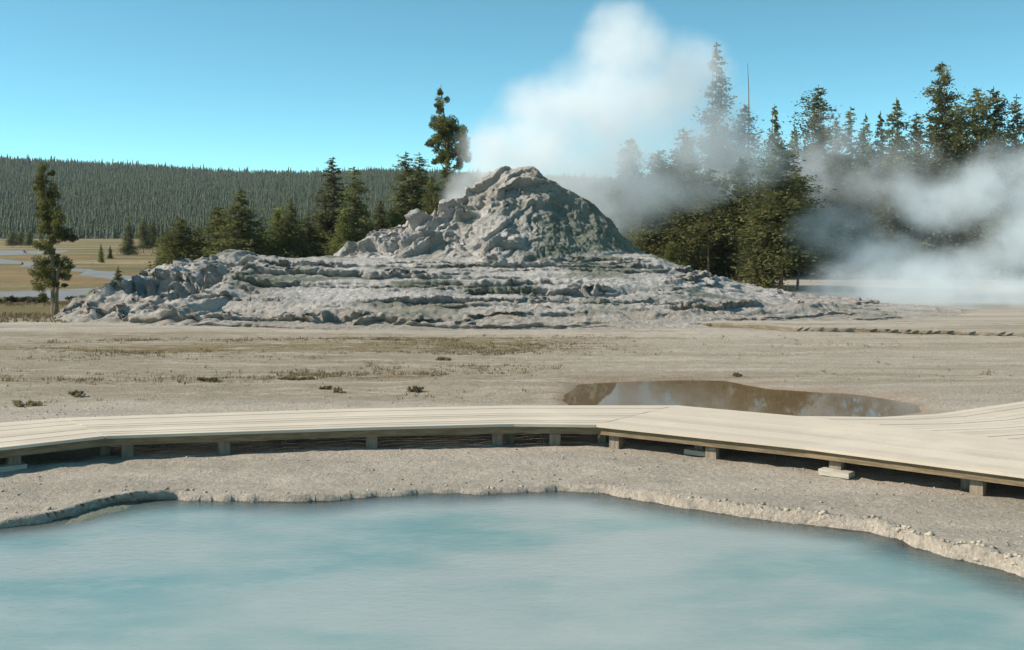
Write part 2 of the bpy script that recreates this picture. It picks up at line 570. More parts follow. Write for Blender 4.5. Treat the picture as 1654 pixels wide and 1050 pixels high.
def deck_part(sts, name, seam0=0.0, seam1=0.0, np_=11, z0=DZ):
    v, f, pl, al = [], [], [], []
    acc = [0.0]
    for k in range(1, len(sts)):
        acc.append(acc[-1] + ((sts[k][0] + sts[k][1]) / 2 - (sts[k - 1][0] + sts[k - 1][1]) / 2).length)
    for i in range(np_):
        zt = z0 + random.uniform(-0.004, 0.004)
        g = 0.032
        t0, t1 = (i + g) / np_, (i + 1 - g) / np_
        n = len(v)
        for k, (a, b) in enumerate(sts):
            sh = Vector((0, 0))
            if k == 0 and seam0: sh = ((sts[1][0] + sts[1][1]) / 2 - (a + b) / 2).normalized() * seam0
            if k == len(sts) - 1 and seam1: sh = ((sts[-2][0] + sts[-2][1]) / 2 - (a + b) / 2).normalized() * seam1
            for t, z in ((t0, zt), (t1, zt), (t1, zt - 0.05), (t0, zt - 0.05)):
                p = a.lerp(b, t) + sh
                v.append((p.x, p.y - 20.3, z)); pl.append(i + 0.08 + 0.84 * (t - t0) / (t1 - t0)); al.append(acc[k])
        for k in range(len(sts) - 1):
            for j in range(4):
                j2 = (j + 1) % 4
                f.append((n + k * 4 + j, n + k * 4 + j2, n + k * 4 + 4 + j2, n + k * 4 + 4 + j))
        e = n + (len(sts) - 1) * 4
        f.append((n + 3, n + 2, n + 1, n)); f.append((e, e + 1, e + 2, e + 3))
    me = bpy.data.meshes.new(name); me.from_pydata(v, [], f); me.update()
    bm = bmesh.new(); bm.from_mesh(me); bmesh.ops.recalc_face_normals(bm, faces=bm.faces[:]); bm.to_mesh(me); bm.free()
    attr(me, 'plank', pl); attr(me, 'along', al)
    return link(name, me, M_wood, walk)


deck_part(ST[0:3], 'deck', 0, 0.012)
deck_part(ST[2:6], 'deck', 0.012, 0.008)
deck_part(ST[5:11], 'deck', 0.008, 0)
deck_part(BR, 'deck', 0.0, 0, 14, DZ - 0.006)


def beam(sts, t, name, w=0.06, h=0.12, over=0.0):
    mb = MB()
    for k in range(len(sts) - 1):
        a = sts[k][0].lerp(sts[k][1], t); b = sts[k + 1][0].lerp(sts[k + 1][1], t)
        d = b - a
        c = (a + b) / 2
        mb.box((c.x, c.y - 20.3, DZ - 0.062 - h / 2 - 0.004 * (k % 2)), (d.length + 0.02, w, h), math.atan2(d.y, d.x))
    return link(name, mb.mesh(name), M_beam, walk)


beam(ST, 0.035, 'beam')
beam(ST, 0.5, 'beam', 0.09)
beam(ST, 0.965, 'beam')
beam(BR, 0.03, 'beam')
beam(BR, 0.97, 'beam')


def near_edge(px):
    xs_ = [a[0] for a, b in stations]; ys_ = [a[1] for a, b in stations]
    return gp(px, float(np.interp(px, xs_, ys_)), DZ)


def edge_dir(px):
    a = near_edge(px - 20); b = near_edge(px + 20)
    return math.atan2(b[1] - a[1], b[0] - a[0])


post_specs = [(-110, 1, 1), (28, 1, 1), (172, 0, 0), (203, 1, 0), (361, 1, 0), (601, 1, 0), (806, 1, 0), (826, 0, 0), (896, 1, 0), (962, 0, 0), (985, 1, 0), (1112, 0, 1), (1142, 1, 0),
              (1342, 1, 1), (1545, 0, 0), (1572, 1, 0), (1720, 1, 1)]
for px, big, pad in post_specs:
    x, y = near_edge(px)
    r = edge_dir(px)
    inn = 0.24 if big else 0.55
    x += -math.sin(r) * inn; y += math.cos(r) * inn
    mb = MB()
    w = 0.20 if big else 0.16
    mb.box((x, y - 20.3, (DZ - 0.21 - 0.06) / 2), (w, 0.15, DZ - 0.21 + 0.06), r + random.uniform(-.06, .06), 0.006)
    mb.box((x, y - 20.3 + 0.02, DZ - 0.17), (w * 1.35, 0.10, 0.07), r, 0.004)
    po = link('post', mb.mesh('post'), M_post, walk)
    if pad:
        mb = MB(); mb.box((x - 0.03, y - 20.3 - 0.10, 0.04), (0.50, 0.26, 0.08), r + random.uniform(-.08, .08), 0.008)
        link('footing', mb.mesh('footing'), M_pad, po)
    for t in (0.5, 0.92):
        pass
# inner and rear posts, mostly lost in the shade
for k in range(1, len(ST) - 1):
    for t in (0.52, 0.94):
        for u in (0.25, 0.75):
            p = ST[k][0].lerp(ST[k][1], t).lerp(ST[k + 1][0].lerp(ST[k + 1][1], t), u)
            mb = MB(); mb.box((p.x, p.y - 20.3, (DZ - 0.21 - 0.06) / 2), (0.16, 0.14, DZ - 0.21 + 0.06), 0.1, 0.005)
            link('post', mb.mesh('post'), M_post, walk)

# ------------------------------------------------------------------ geyser mound and cone
SH_PX = [-150, 20, 120, 150, 185, 230, 270, 300, 350, 430, 520, 640, 830, 1000, 1060, 1100, 1150, 1200, 1290, 1400, 1560, 1900]
SH_Y = [510, 508, 502, 484, 470, 456, 444, 434, 427, 426, 422, 420, 416, 416, 420, 436, 454, 467, 482, 494, 502, 512]
YR = 55.0


def shield_h(X, Y):
    zt = CZ - (np.interp(X / YR * F + CX, SH_PX, SH_Y) - HY) / F * YR
    base = -0.3
    yb = np.interp(X, [-22, -15, -8, 0, 8, 16, 28], [47.5, 45.0, 43.0, 42.6, 43.2, 44.5, 46.5])
    t = np.clip((Y - yb) / (YR - yb), 0, 1)
    rise = 0.55 * t + 0.45 * sst(0, 1, t)
    back = 1 - sst(58.5, 66, Y)
    return base + (zt - base) * rise * back - 0.4 * sst(0, 1, (yb - Y) / 2) - 0.3 * (1 - back)


def build_shield():
    xs = np.arange(-24, 32, 0.075)
    ys = np.concatenate([np.arange(40.5, 57, 0.055), np.arange(57, 68, 0.25)])
    X, Y = np.meshgrid(xs, ys)
    # ledges wander with a warped noise
    wx = X + 0.8 * fbm(X * 0.25, Y * 0.3, None, 101, 3)
    Z = shield_h(X, Y)
    amp = sst(-0.25, 0.3, Z)
    Z = Z + amp * (0.26 * fbm(X * 0.10, Y * 0.30, None, 103, 4) + 0.12 * fbm(wx * 0.4, Y * 0.9, None, 105, 4))
    Zt = Z.copy(); Yo = Y.copy()
    for hs, sx, sy, sd, am in ((0.31, 0.07, 0.36, 107, 1.0), (0.15, 0.14, 0.7, 143, 0.9)):
        ph = Z / hs + 0.9 * fbm(wx * sx, Y * sy, None, sd, 4) + 0.22 * fbm(X * 1.1, Y * 1.8, None, sd + 2, 4)
        fr = ph - np.floor(ph)
        tr = 1.15 * (sst(0.82, 0.95, fr) - fr) + 0.4
        msk = sst(-0.15, 0.28, fbm(X * 0.16 + np.floor(ph) * 5.3, Y * 0.25, None, sd + 4, 3)) * amp * (1 - 0.6 * sst(14, 24, X))
        Zt += tr * hs * (0.10 + 0.90 * msk) * amp * am
        # the lip leans out over the step below it
        Yo -= 0.62 * am * hs / 0.34 * sst(0.80, 0.95, fr) * (1 - sst(0.95, 1.0, fr)) * msk
    # knobs of crust in drifts
    kn = sst(-0.15, 0.35, fbm(X * 0.28, Y * 0.6, None, 115, 3))
    f1, f2 = worley(X * 1.6 + 0.5 * fbm(X, Y, None, 151, 2), Y * 2.6, Z * 0, 113)
    Zt += amp * 0.09 * np.sqrt(np.clip(1 - f1 ** 2 * 1.4, 0, 1)) * kn
    f1, f2 = worley(X * 4.4, Y * 6.5, Z * 0, 117)
    Zt += amp * 0.09 * np.sqrt(np.clip(1 - f1 ** 2 * 1.5, 0, 1)) * (0.3 + kn)
    Zt += amp * (0.07 * fbm(X * 1.8, Y * 4.5, None, 119, 5) + 0.05 * fbm(X * 5.5, Y * 7.0, None, 161, 3))
    # the broken left end: slanting ribs and two dark hollows
    le = (1 - sst(-13.2, -10.8, X)) * sst(-21.5, -19.5, X) * amp
    rib = fbm((X - 0.8 * (Y - 50)) * 0.9, (Y + 0.8 * X) * 0.22, None, 121, 3)
    Zt += le * (0.75 * np.abs(rib) - 0.1)
    for hx, hy, rx, ry, dp in ((lx(255, 51.5), 51.2, 1.0, 1.5, 0.95), (lx(312, 51.0), 50.6, 1.15, 1.5, 0.9), (lx(360, 52), 52.2, 1.5, 0.9, 0.5), (lx(215, 51), 52.0, 0.6, 0.9, 0.5),
                               (lx(960, 48), 48.6, 2.2, 0.55, 0.42), (lx(905, 49), 50.0, 1.8, 0.45, 0.3), (lx(1060, 49), 49.5, 2.0, 0.45, 0.3),
                               (lx(545, 46), 45.6, 1.4, 0.5, 0.25), (lx(690, 46), 46.3, 1.3, 0.4, 0.22)):
        q = np.hypot((X - hx) / rx, (Y - hy) / ry) + 0.35 * fbm(X * 1.4, Y * 1.4, None, 131, 3)
        Zt -= 1.25 * dp * (1 - sst(0.45, 0.9, q))
    v = np.stack([X, Yo - 55, Zt], -1).reshape(-1, 3)
    me = mesh_np('geyser_mound', v, grid_faces(len(xs), len(ys)))
    crev = 0.8 * sst(0.02, 0.4, fbm(X * 0.25, Y * 1.1, None, 133, 4))
    attr(me, 'stain_shade', crev)
    attr(me, 'warm', (1 - sst(0.2, 1.0, Z)) * 0.8)
    o = link('geyser_mound', me, M_sinter, None, True)
    o.location = (0, 55, 0)
    tag(o, 'wide grey terraced sinter mound with a steaming rocky geyser cone on top', 'geyser mound')
    return o


CN_PX = [520, 540, 560, 585, 595, 650, 690, 720, 757, 775, 792, 815, 866, 882, 920, 960, 1000, 1030, 1062, 1090]
CN_Y = [428, 412, 402, 388, 374, 365, 350, 340, 324, 303, 285, 277, 279, 291, 314, 332, 374, 404, 424, 440]
YC = 58.5


def build_cone(parent):
    xs = np.arange(-11.5, 9.5, 0.046)
    ys = np.concatenate([np.arange(51.5, 59.5, 0.036), np.arange(59.5, 66, 0.16)])
    X, Y = np.meshgrid(xs, ys)
    wob = 0.7 * fbm(X * 0.5, Y * 0.5, None, 201, 3)
    zt = CZ - (np.interp(X / YC * F + CX, CN_PX, CN_Y) - HY) / F * YC
    bs = shield_h(X, np.minimum(Y, YC))
    R = np.maximum(zt - 2.35, 0)
    Fw = 1.3 + 1.05 * R
    t = (YC - Y + wob * 0.8) / Fw
    g = np.where(t > 0, np.clip(1 - t, 0, 1) ** 1.25, np.clip(1 + t * 0.75, 0, 1))
    g = np.where((t > -0.12) & (t < 0.12), np.minimum(g, 0.985), g)
    H = R * g
    Z = bs - 0.35 + H + 0.35 * sst(0.0, 0.3, H)
    on = sst(0.05, 0.5, H)
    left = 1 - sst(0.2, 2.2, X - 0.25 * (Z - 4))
    # overlapping crusty plates leaning up to the right, knobbly at every size
    th = 0.50
    wa = fbm(X * 0.55, Z * 0.55, Y * 0.55, 203, 3)
    wb = fbm(X * 0.55, Z * 0.55, Y * 0.55, 223, 3)
    U = X * math.cos(th) + Z * math.sin(th) + 0.8 * wa
    W = -X * math.sin(th) + Z * math.cos(th) - 0.35 * (YC - Y) + 0.9 * wb
    p1 = W / 1.05 + 1.1 * vnoise(U * 0.55, W * 0.3, Y * 0.4, 205)
    p2 = W / 0.46 + 1.3 * vnoise(U * 1.1, W * 0.5, Y * 0.8, 207)
    q1 = p1 - np.floor(p1); q2 = p2 - np.floor(p2)
    saw1 = (1 - q1) * sst(0.0, 0.10, q1); saw2 = (1 - q2) * sst(0.0, 0.14, q2)
    m1 = sst(-0.45, 0.15, vnoise(U * 0.8, np.floor(p1) * 3.7, Y * 0.3, 225)); m2 = sst(-0.3, 0.3, vnoise(U * 1.5, np.floor(p2) * 3.7, Y * 0.5, 227))
    f1, f2 = worley(U * 1.1, W * 1.6, Y * 1.0, 209)
    g1, g2 = worley(U * 2.6 + wa, W * 3.4, Y * 2.4, 211)
    h1, h2 = worley(X * 5.5, Z * 6.5, Y * 5.0, 213)
    kn = 0.34 * np.sqrt(np.clip(1 - f1 ** 2, 0, 1)) + 0.20 * np.sqrt(np.clip(1 - g1 ** 2, 0, 1)) + 0.12 * np.sqrt(np.clip(1 - h1 ** 2 * 1.5, 0, 1))
    top_ = 1 - 0.6 * sst(6.2, 7.0, Z)
    lump = (1 + 0.18 * sst(-1.0, -3.0, X) * sst(-9, -6, X)) * (0.78 * saw1 * m1 + 0.30 * saw2 * m2 + 1.1 * kn) * top_ + 0.13 * fbm(X * 3.0, Z * 3.0, Y * 3.0, 215, 4) - 0.95 * top_
    smooth = 0.16 * fbm(X * 3.0, Z * 2.4, Y * 3.0, 219, 5, 0.6) + 0.20 * fbm(X * 0.9, Z * 0.6, Y * 0.9, 217, 4) + 0.12 * np.sqrt(np.clip(1 - h1 ** 2 * 1.5, 0, 1)) * sst(-0.3, 0.3, wb) + 0.10 * np.abs(fbm(X * 5.0, Z * 1.4, Y * 3.0, 229, 3)) - 0.22
    D = on * (left * lump + (1 - left) * smooth)
    gx = np.gradient(Z, xs, axis=1); gy = np.gradient(Z, ys, axis=0)
    ln = np.sqrt(gx * gx + gy * gy + 1)
    nx, ny, nz = -gx / ln, -gy / ln, 1 / ln
    Xo = X + nx * D; Yo = Y + ny * D; Zo = Z + nz * D * 0.75
    v = np.stack([Xo, Yo - 55, Zo], -1).reshape(-1, 3)
    f = grid_faces(len(xs), len(ys))
    keep = (H.ravel()[f] > 0.0).any(1)
    me = mesh_np('cone', v, f[keep])
    stain_shade = (1 - left) * on * (0.85 + 0.4 * fbm(X * 0.6, Z * 0.8, Y, 213, 3)) + left * on * 0.45 * sst(-0.05, 0.4, fbm(X * 0.8, Z, Y, 215, 4))  # right flank: shade and steam veil put into the colour; left: random stain
    attr(me, 'stain_shade', np.clip(stain_shade, 0, 1))
    attr(me, 'warm', 0.5 * sst(5.0, 6.6, Z))
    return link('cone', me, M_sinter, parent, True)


mound = build_shield()
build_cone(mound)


# ------------------------------------------------------------------ trees
def sprays(rng, C, D, L, Wd):
    """C centres, D long axes (unit), lengths, widths -> rhombus faces"""
    n = len(C)
    r = rng.normal(size=(n, 3))
    r[:, 2] *= 0.5
    S_ = np.cross(D, r); S_ /= np.linalg.norm(S_, axis=1, keepdims=True) + 1e-9
    a = C - D * L[:, None] * 0.4
    b = C + S_ * Wd[:, None] * 0.5 + D * L[:, None] * 0.05
    c = C + D * L[:, None] * 0.6
    d = C - S_ * Wd[:, None] * 0.5 + D * L[:, None] * 0.05
    v = np.stack([a, b, c, d], 1).reshape(-1, 3)
    f = np.arange(4 * n).reshape(n, 4)
    return v, f


def spire_mesh(seed, z0=0.06, rad=0.13, nb=110, per=26, gap=0.0, power=0.85, irregular=0.35, size=0.030):
    """crown of a unit-tall conifer made of branch sprays"""
    rng = np.random.default_rng(seed)
    Cs, Ds, Ls, Ws = [], [], [], []
    limbs = []
    for i in range(nb):
        u = (i + rng.random()) / nb
        u = 1 - (1 - u) ** 0.9
        z = z0 + (0.985 - z0) * u
        if rng.random() < gap: continue
        az = rng.random() * 2 * math.pi
        prof = (1 - u) ** power
        lob = 1 + irregular * math.sin(az * 2 + seed + z * 11) * 0.6 + irregular * rng.normal() * 0.7
        L = max(0.012, rad * (prof + 0.04) * max(0.3, lob))
        slope = 0.45 * u - 0.22 + rng.normal() * 0.10
        d = np.array([math.cos(az), math.sin(az), slope]); d /= np.linalg.norm(d)
        limbs.append((z, d, L))
        n = max(6, int(per * (0.35 + prof)))
        s = rng.random(n) ** 0.65
        side = rng.normal(size=(n, 3)) * (0.16 * L)[..., None] if False else rng.normal(size=(n, 3)) * 0.17 * L
        side[:, 2] *= 0.75
        c = np.array([0, 0, z]) + d * (s * L)[:, None] + side * (0.35 + s)[:, None]
        c[:, 2] -= 0.10 * L * s * s
        dd = d + rng.normal(size=(n, 3)) * 0.55
        dd /= np.linalg.norm(dd, axis=1, keepdims=True)
        sz = size * (0.55 + 0.65 * prof) * rng.uniform(0.6, 1.35, n)
        Cs.append(c); Ds.append(dd); Ls.append(sz); Ws.append(sz * rng.uniform(0.28, 0.55, n))
    # tip
    n = 14
    c = np.zeros((n, 3)); c[:, 2] = rng.uniform(0.95, 1.0, n)
    dd = rng.normal(size=(n, 3)) * 0.3 + np.array([0, 0, 1]); dd /= np.linalg.norm(dd, axis=1, keepdims=True)
    Cs.append(c); Ds.append(dd); Ls.append(np.full(n, size * 0.6)); Ws.append(np.full(n, size * 0.25))
    v, f = sprays(rng, np.concatenate(Cs), np.concatenate(Ds), np.concatenate(Ls), np.concatenate(Ws))
    return mesh_np('crown', v, f), limbs


def clump_mesh(seed, clumps, per=900, size=0.03):
    """crown of separate foliage clumps; clumps: (x, y, z, rx, ry, rz, weight)"""
    rng = np.random.default_rng(seed)
    Cs, Ds, Ls = [], [], []
    for x, y, z, rx, ry, rz, w in clumps:
        n = int(per * w)
        k = max(3, int(6 * w + 3))
        sub = rng.normal(size=(k, 3)); sub /= np.linalg.norm(sub, axis=1, keepdims=True)
        sub *= rng.uniform(0.35, 0.8, (k, 1))
        pick = rng.integers(0, k, n)
        p = rng.normal(size=(n, 3)); p /= np.linalg.norm(p, axis=1, keepdims=True)
        p *= (rng.random(n) ** 0.45)[:, None] * 0.46
        q = sub[pick] + p
        c = np.array([x, y, z]) + q * np.array([rx, ry, rz])
        dd = q + rng.normal(size=(n, 3)) * 0.5 + np.array([0, 0, 0.25]); dd /= np.linalg.norm(dd, axis=1, keepdims=True)
        Cs.append(c); Ds.append(dd); Ls.append(size * rng.uniform(0.6, 1.4, n))
    C = np.concatenate(Cs); D = np.concatenate(Ds); L = np.concatenate(Ls)
    v, f = sprays(rng, C, D, L, L * rng.uniform(0.25, 0.5, len(L)))
    return mesh_np('crown', v, f)


def trunk_mesh(limbs, r=0.011, top=0.97, bend=0.0, seed=0, every=2, spike=0.0):
    rng = np.random.default_rng(seed + 900)
    mb = MB()
    pts, rad = [], []
    for k in range(9):
        t = k / 8
        pts.append((bend * math.sin(t * 2.2) * 0.02 + rng.normal() * 0.0015, rng.normal() * 0.0015, t * top - 0.012 * (k == 0)))
        rad.append(r * (1 - t * 0.9) * (1.25 if k == 0 else 1))
    mb.tube(pts, rad, 8)
    for i, (z, d, L) in enumerate(limbs):
        if i % every: continue
        p0 = np.array([0, 0, z]); p1 = p0 + np.array(d) * L * 0.5; p2 = p0 + np.array(d) * L * 0.85 - np.array([0, 0, 0.08 * L])
        mb.tube([tuple(p0), tuple(p1), tuple(p2)], [r * 0.22, r * 0.15, r * 0.05], 4)
    return mb.mesh('trunk')


def rand_clumps(seed, z0, n, spread=0.11, taper=0.8):
    rng = np.random.default_rng(seed)
    out = []
    for i in range(n):
        u = (i + 0.5) / n
        z = z0 + (0.97 - z0) * u
        pr = (1 - u) ** taper * 0.85 + 0.15
        az = i * 2.4 + rng.random() * 1.2
        R = spread * pr * rng.uniform(0.35, 1.0)
        rr = spread * pr * rng.uniform(0.5, 0.85) + 0.015
        out.append((math.cos(az) * R, math.sin(az) * R, z, rr, rr, rr * rng.uniform(0.6, 0.85), 0.3 + pr))
    return out


PROTO = {}


def proto(kind, i):
    key = (kind, i)
    if key in PROTO: return PROTO[key]
    sd = i * 13 + {'spruce': 1, 'slim': 2, 'bushy': 3, 'lodgepole': 4, 'tall': 7, 'sapling': 5, 'dead_top': 6}[kind]
    if kind == 'spruce':
        c, l = spire_mesh(sd, 0.04, 0.16, 240, 60, 0.05, 0.85, 0.30, 0.023); mat = M_needle
    elif kind == 'slim':
        c, l = spire_mesh(sd, 0.06, 0.09, 240, 44, 0.10, 0.55, 0.45, 0.018); mat = M_needle
    elif kind == 'bushy':
        c, l = spire_mesh(sd, 0.03, 0.23, 240, 70, 0.05, 0.62, 0.35, 0.030); mat = M_needle2
    elif kind == 'lodgepole':
        c, l = spire_mesh(sd, 0.18, 0.125, 250, 64, 0.08, 0.5, 0.6, 0.018); mat = M_needle
    elif kind == 'tall':
        c, l = spire_mesh(sd, 0.42, 0.125, 180, 60, 0.15, 0.5, 0.75, 0.018); mat = M_needle
    elif kind == 'dead_top':
        c, l = spire_mesh(sd, 0.25, 0.10, 200, 50, 0.10, 0.45, 0.6, 0.017); mat = M_needle
        for v_ in c.vertices: v_.co.z = 0.25 + (v_.co.z - 0.25) * 0.72
        l = [(0.25 + (z - 0.25) * 0.72, d_, L) for z, d_, L in l]
    else:
        c, l = spire_mesh(sd, 0.03, 0.24, 60, 26, 0.0, 0.8, 0.25, 0.085); mat = M_needle2
    t = trunk_mesh(l, 0.012 if kind != 'sapling' else 0.02, 0.97, 1.0, sd)
    c.materials.append(mat); t.materials.append(M_bark)
    PROTO[key] = (t, c)
    return PROTO[key]


def tree(name, kind, i, px, ytop, d, wpx, label, group=None, base=0.0, wref=None, rz=None):
    """stands at column px at distance d, its top at row ytop"""
    H = hz(ytop, d) - base
    ref = {'spruce': 0.31, 'slim': 0.19, 'bushy': 0.46, 'lodgepole': 0.25, 'tall': 0.25, 'sapling': 0.5, 'dead_top': 0.19}[kind]
    sx = (wpx / F * d) / ref
    o = empty(name, (lx(px, d), d, base))
    o.rotation_euler.z = random.uniform(0, 6.28) if rz is None else rz
    o.scale = (sx, sx, H)
    tag(o, label, 'tree', group)
    t, c = proto(kind, i)
    a = bpy.data.objects.new('trunk', t); COL.objects.link(a); a.parent = o
    b = bpy.data.objects.new('crown', c); COL.objects.link(b); b.parent = o
    k = H * 0.85
    a.scale = (k / sx, k / sx, 1)
    return o


G1 = 'conifers behind the left side of the mound'
left_trees = [
    ('bushy', 0, 272, 374, 78, 40, 'leftmost low bushy conifer behind the mound, beside the meadow'),
    ('bushy', 1, 292, 352, 76, 52, 'rounded olive conifer second from the meadow end of the row behind the mound'),
    ('spruce', 0, 320, 366, 80, 44, 'short dim conifer in the dip between two taller ones left of the big pointed spruce'),
    ('bushy', 2, 354, 333, 77, 56, 'blunt topped bushy conifer touching the left side of the big pointed spruce'),
    ('spruce', 1, 388, 303, 75, 76, 'broad dark pointed spruce standing alone above its row, left of the mound cone'),
    ('spruce', 2, 420, 362, 79, 46, 'low conifer under the right skirt of the broad dark pointed spruce'),
    ('bushy', 0, 452, 330, 77, 44, 'yellow green twin topped conifer, left half, midway between pointed spruce and tall pair'),
    ('spruce', 3, 470, 320, 76, 52, 'reddish tipped conifer, right half of the twin topped pair in mid row'),
    ('slim', 1, 498, 343, 78, 40, 'thin low conifer just right of the twin topped pair'),
    ('bushy', 1, 518, 356, 80, 44, 'short bushy conifer at the left foot of the tallest slim spruce'),
    ('slim', 0, 538, 252, 78, 50, 'tallest slim dark spruce breaking the hill skyline left of the cone'),
    ('bushy', 2, 556, 338, 75, 44, 'bright yellow green conifer between the two tall slim spruces'),
    ('slim', 2, 571, 268, 77, 46, 'second tall slim spruce, just right of the tallest, with its tip below the skyline'),
    ('spruce', 4, 592, 338, 79, 40, 'low conifer at the right foot of the two tall slim spruces'),
    ('spruce', 0, 614, 322, 80, 40, 'small pointed dark conifer above the left end of the rough lumps of the cone'),
    ('bushy', 0, 636, 338, 79, 44, 'pale low bushy conifer left of the pair of skyline tips'),
    ('slim', 3, 655, 243, 80, 50, 'left one of the pair of slim conifers whose tips pierce the skyline'),
    ('slim', 4, 677, 246, 81, 46, 'right one of the pair of slim conifers whose tips pierce the skyline'),
    ('bushy', 1, 697, 284, 68.5, 40, 'soft green bushy conifer behind the left shoulder of the cone, under the leaning pine'),
    ('spruce', 2, 722, 250, 69, 44, 'hazy conifer just beneath the crown of the leaning pine'),
]
for k, i, px, yt, d, w, lab in left_trees:
    tree({'bushy': 'bushy_conifer', 'spruce': 'spruce_tree', 'slim': 'slim_spruce'}[k], k, i, px, yt, d, w * 1.6, lab, G1)

G2 = 'conifers of the steaming grove right of the cone'
right_trees = [
    # behind the veil
    ('bushy', 2, 1018, 222, 92, 74, 'fuzzy round crowned conifer nearest the cone, faint in the geyser steam'),
    ('lodgepole', 3, 1064, 240, 96, 60, 'dim pine between the round crowned conifer and the tallest pine'),
    ('lodgepole', 4, 1105, 205, 98, 70, 'pale pine half lost in steam just left of the tallest pine'),
    ('slim', 0, 1157, 66, 92, 60, 'tallest thin conifer of the grove with a sparse top high above the steam'),
    ('lodgepole', 0, 1172, 196, 90, 60, 'mid height pine at the right foot of the tallest thin conifer'),
    ('dead_top', 0, 1203, 92, 90, 46, 'pine with a bare dead spike for a top'),
    ('spruce', 1, 1251, 168, 95, 60, 'small pointed conifer top between the spike topped pine and the broad crown'),
    ('spruce', 3, 1283, 198, 98, 54, 'low conifer top left of the broad crown on the skyline'),
    ('lodgepole', 1, 1322, 138, 92, 74, 'broad domed pine crown alone on the skyline in the middle of the grove'),
    ('slim', 1, 1352, 190, 94, 50, 'little tip hugging the right side of the broad domed pine'),
    ('slim', 2, 1374, 170, 93, 50, 'bluish thin tip right of the broad domed pine, first of the low dip'),
    ('spruce', 2, 1398, 184, 96, 58, 'bluish conifer tip in the lowest dip of the grove skyline'),
    ('spruce', 4, 1422, 180, 95, 60, 'bluish conifer tip at the right end of the low dip'),
    ('spruce', 0, 1448, 158, 90, 76, 'tall green conifer showing down to its middle through a gap in the steam'),
    ('slim', 3, 1480, 180, 94, 50, 'narrow conifer tucked under the left side of the tall open pine'),
    ('lodgepole', 2, 1522, 98, 90, 72, 'tall open pine with airy branches, highest on the right end of the grove'),
    ('lodgepole', 1, 1549, 172, 94, 66, 'lower pine wedged between the tall open pine and the twin crowns'),
    ('lodgepole', 3, 1577, 138, 89, 66, 'left one of the dense twin crowns near the right edge'),
    ('lodgepole', 0, 1605, 140, 90, 62, 'right one of the dense twin crowns near the right edge'),
    ('slim', 4, 1642, 152, 88, 56, 'dark pine at the right edge of the picture'),
    ('lodgepole', 4, 1672, 166, 90, 70, 'pine cut by the right edge of the picture'),
    ('spruce', 1, 1350, 250, 100, 90, 'dim conifer deep in steam under the broad domed pine'),
    ('spruce', 2, 1410, 240, 101, 90, 'dim conifer deep in steam under the low dip'),
    ('spruce', 3, 1496, 250, 100, 84, 'dim conifer deep in steam under the tall open pine'),
    ('bushy', 0, 1560, 290, 97, 90, 'dim bushy conifer low in the steam under the twin crowns'),
    ('bushy', 1, 1625, 260, 97, 90, 'dim bushy conifer low in the steam at the right edge'),
    ('bushy', 0, 1205, 250, 97, 80, 'shadowy conifer behind the big dark front tree, on its left'),
    ('spruce', 0, 1130, 275, 100, 84, 'shadowy conifer in steam above the front row of low trees'),
    ('spruce', 4, 1300, 240, 99, 84, 'shadowy conifer behind the big dark front tree, on its right'),
    # front row, clear of the steam
    ('tall', 1, 1046, 318, 77, 64, 'dark pine nearest the right foot of the cone, top lost in steam'),
    ('tall', 2, 1070, 290, 78, 66, 'dark pine second from the cone in the front row, top lost in steam'),
    ('spruce', 2, 1094, 300, 76, 66, 'dark spruce third from the cone in the front row, top lost in steam'),
    ('tall', 0, 1118, 262, 77, 70, 'dark pine fourth from the cone in the front row, its stem sunlit'),
    ('tall', 4, 1146, 270, 75, 70, 'dark pine fifth from the cone in the front row, its stem sunlit'),
    ('spruce', 3, 1170, 285, 78, 66, 'dark spruce sixth from the cone, two left of the big front tree group'),
    ('tall', 3, 1196, 252, 75, 72, 'dark pine touching the left side of the big front tree group'),
    ('spruce', 1, 1226, 290, 73, 62, 'dark spruce overlapping the lower left of the big front tree'),
    ('lodgepole', 4, 1262, 228, 72, 96, 'big dark front pine, clear of steam at the right end of the mound'),
    ('tall', 1, 1288, 268, 74, 64, 'yellowish pine at the right side of the big dark front pine'),
    ('bushy', 2, 1086, 388, 74, 50, 'low bushy conifer under the front row near the cone'),
]
for k, i, px, yt, d, w, lab in right_trees:
    tree({'bushy': 'bushy_conifer', 'spruce': 'spruce_tree', 'slim': 'slim_spruce', 'lodgepole': 'lodgepole_pine', 'tall': 'lodgepole_pine', 'dead_top': 'lodgepole_pine'}[k],
         k, i, px, yt, d, w * (1.25 if d > 85 else 1.1), lab, G2)

G3 = 'small trees on the meadow'
mead = [
    ('spruce', 1, 208, 354, 177, 24, 'upright conifer standing alone on the meadow left of the row behind the mound'),
    ('lodgepole', 1, 232, 352, 190, 22, 'thin pine on the meadow, left one of the two by the row behind the mound'),
    ('lodgepole', 2, 247, 356, 195, 22, 'thin pine on the meadow, right one of the two by the row behind the mound'),
    ('spruce', 3, 163, 392, 136, 10, 'tiny dark conifer mid meadow, larger of two'),
    ('spruce', 4, 178, 396, 155, 8, 'tiny dark conifer mid meadow, smaller of two'),
    ('lodgepole', 0, 20, 372, 250, 18, 'far bare stemmed pine by the left edge of the picture'),
    ('lodgepole', 3, 34, 374, 250, 18, 'far bare stemmed pine between two others near the left edge'),
    ('lodgepole', 4, 47, 372, 245, 16, 'far bare stemmed pine closest to the lone pine'),
    ('sapling', 0, 191, 430, 82, 17, 'small green sapling beside the winding path, left of two'),
    ('sapling', 1, 236, 432, 86, 18, 'small green sapling at the path end by the mound, right of two'),
]
for k, i, px, yt, d, w, lab in mead:
    tree({'spruce': 'small_conifer', 'lodgepole': 'thin_pine', 'sapling': 'sapling'}[k], k, i, px, yt, d, w, lab, G3)


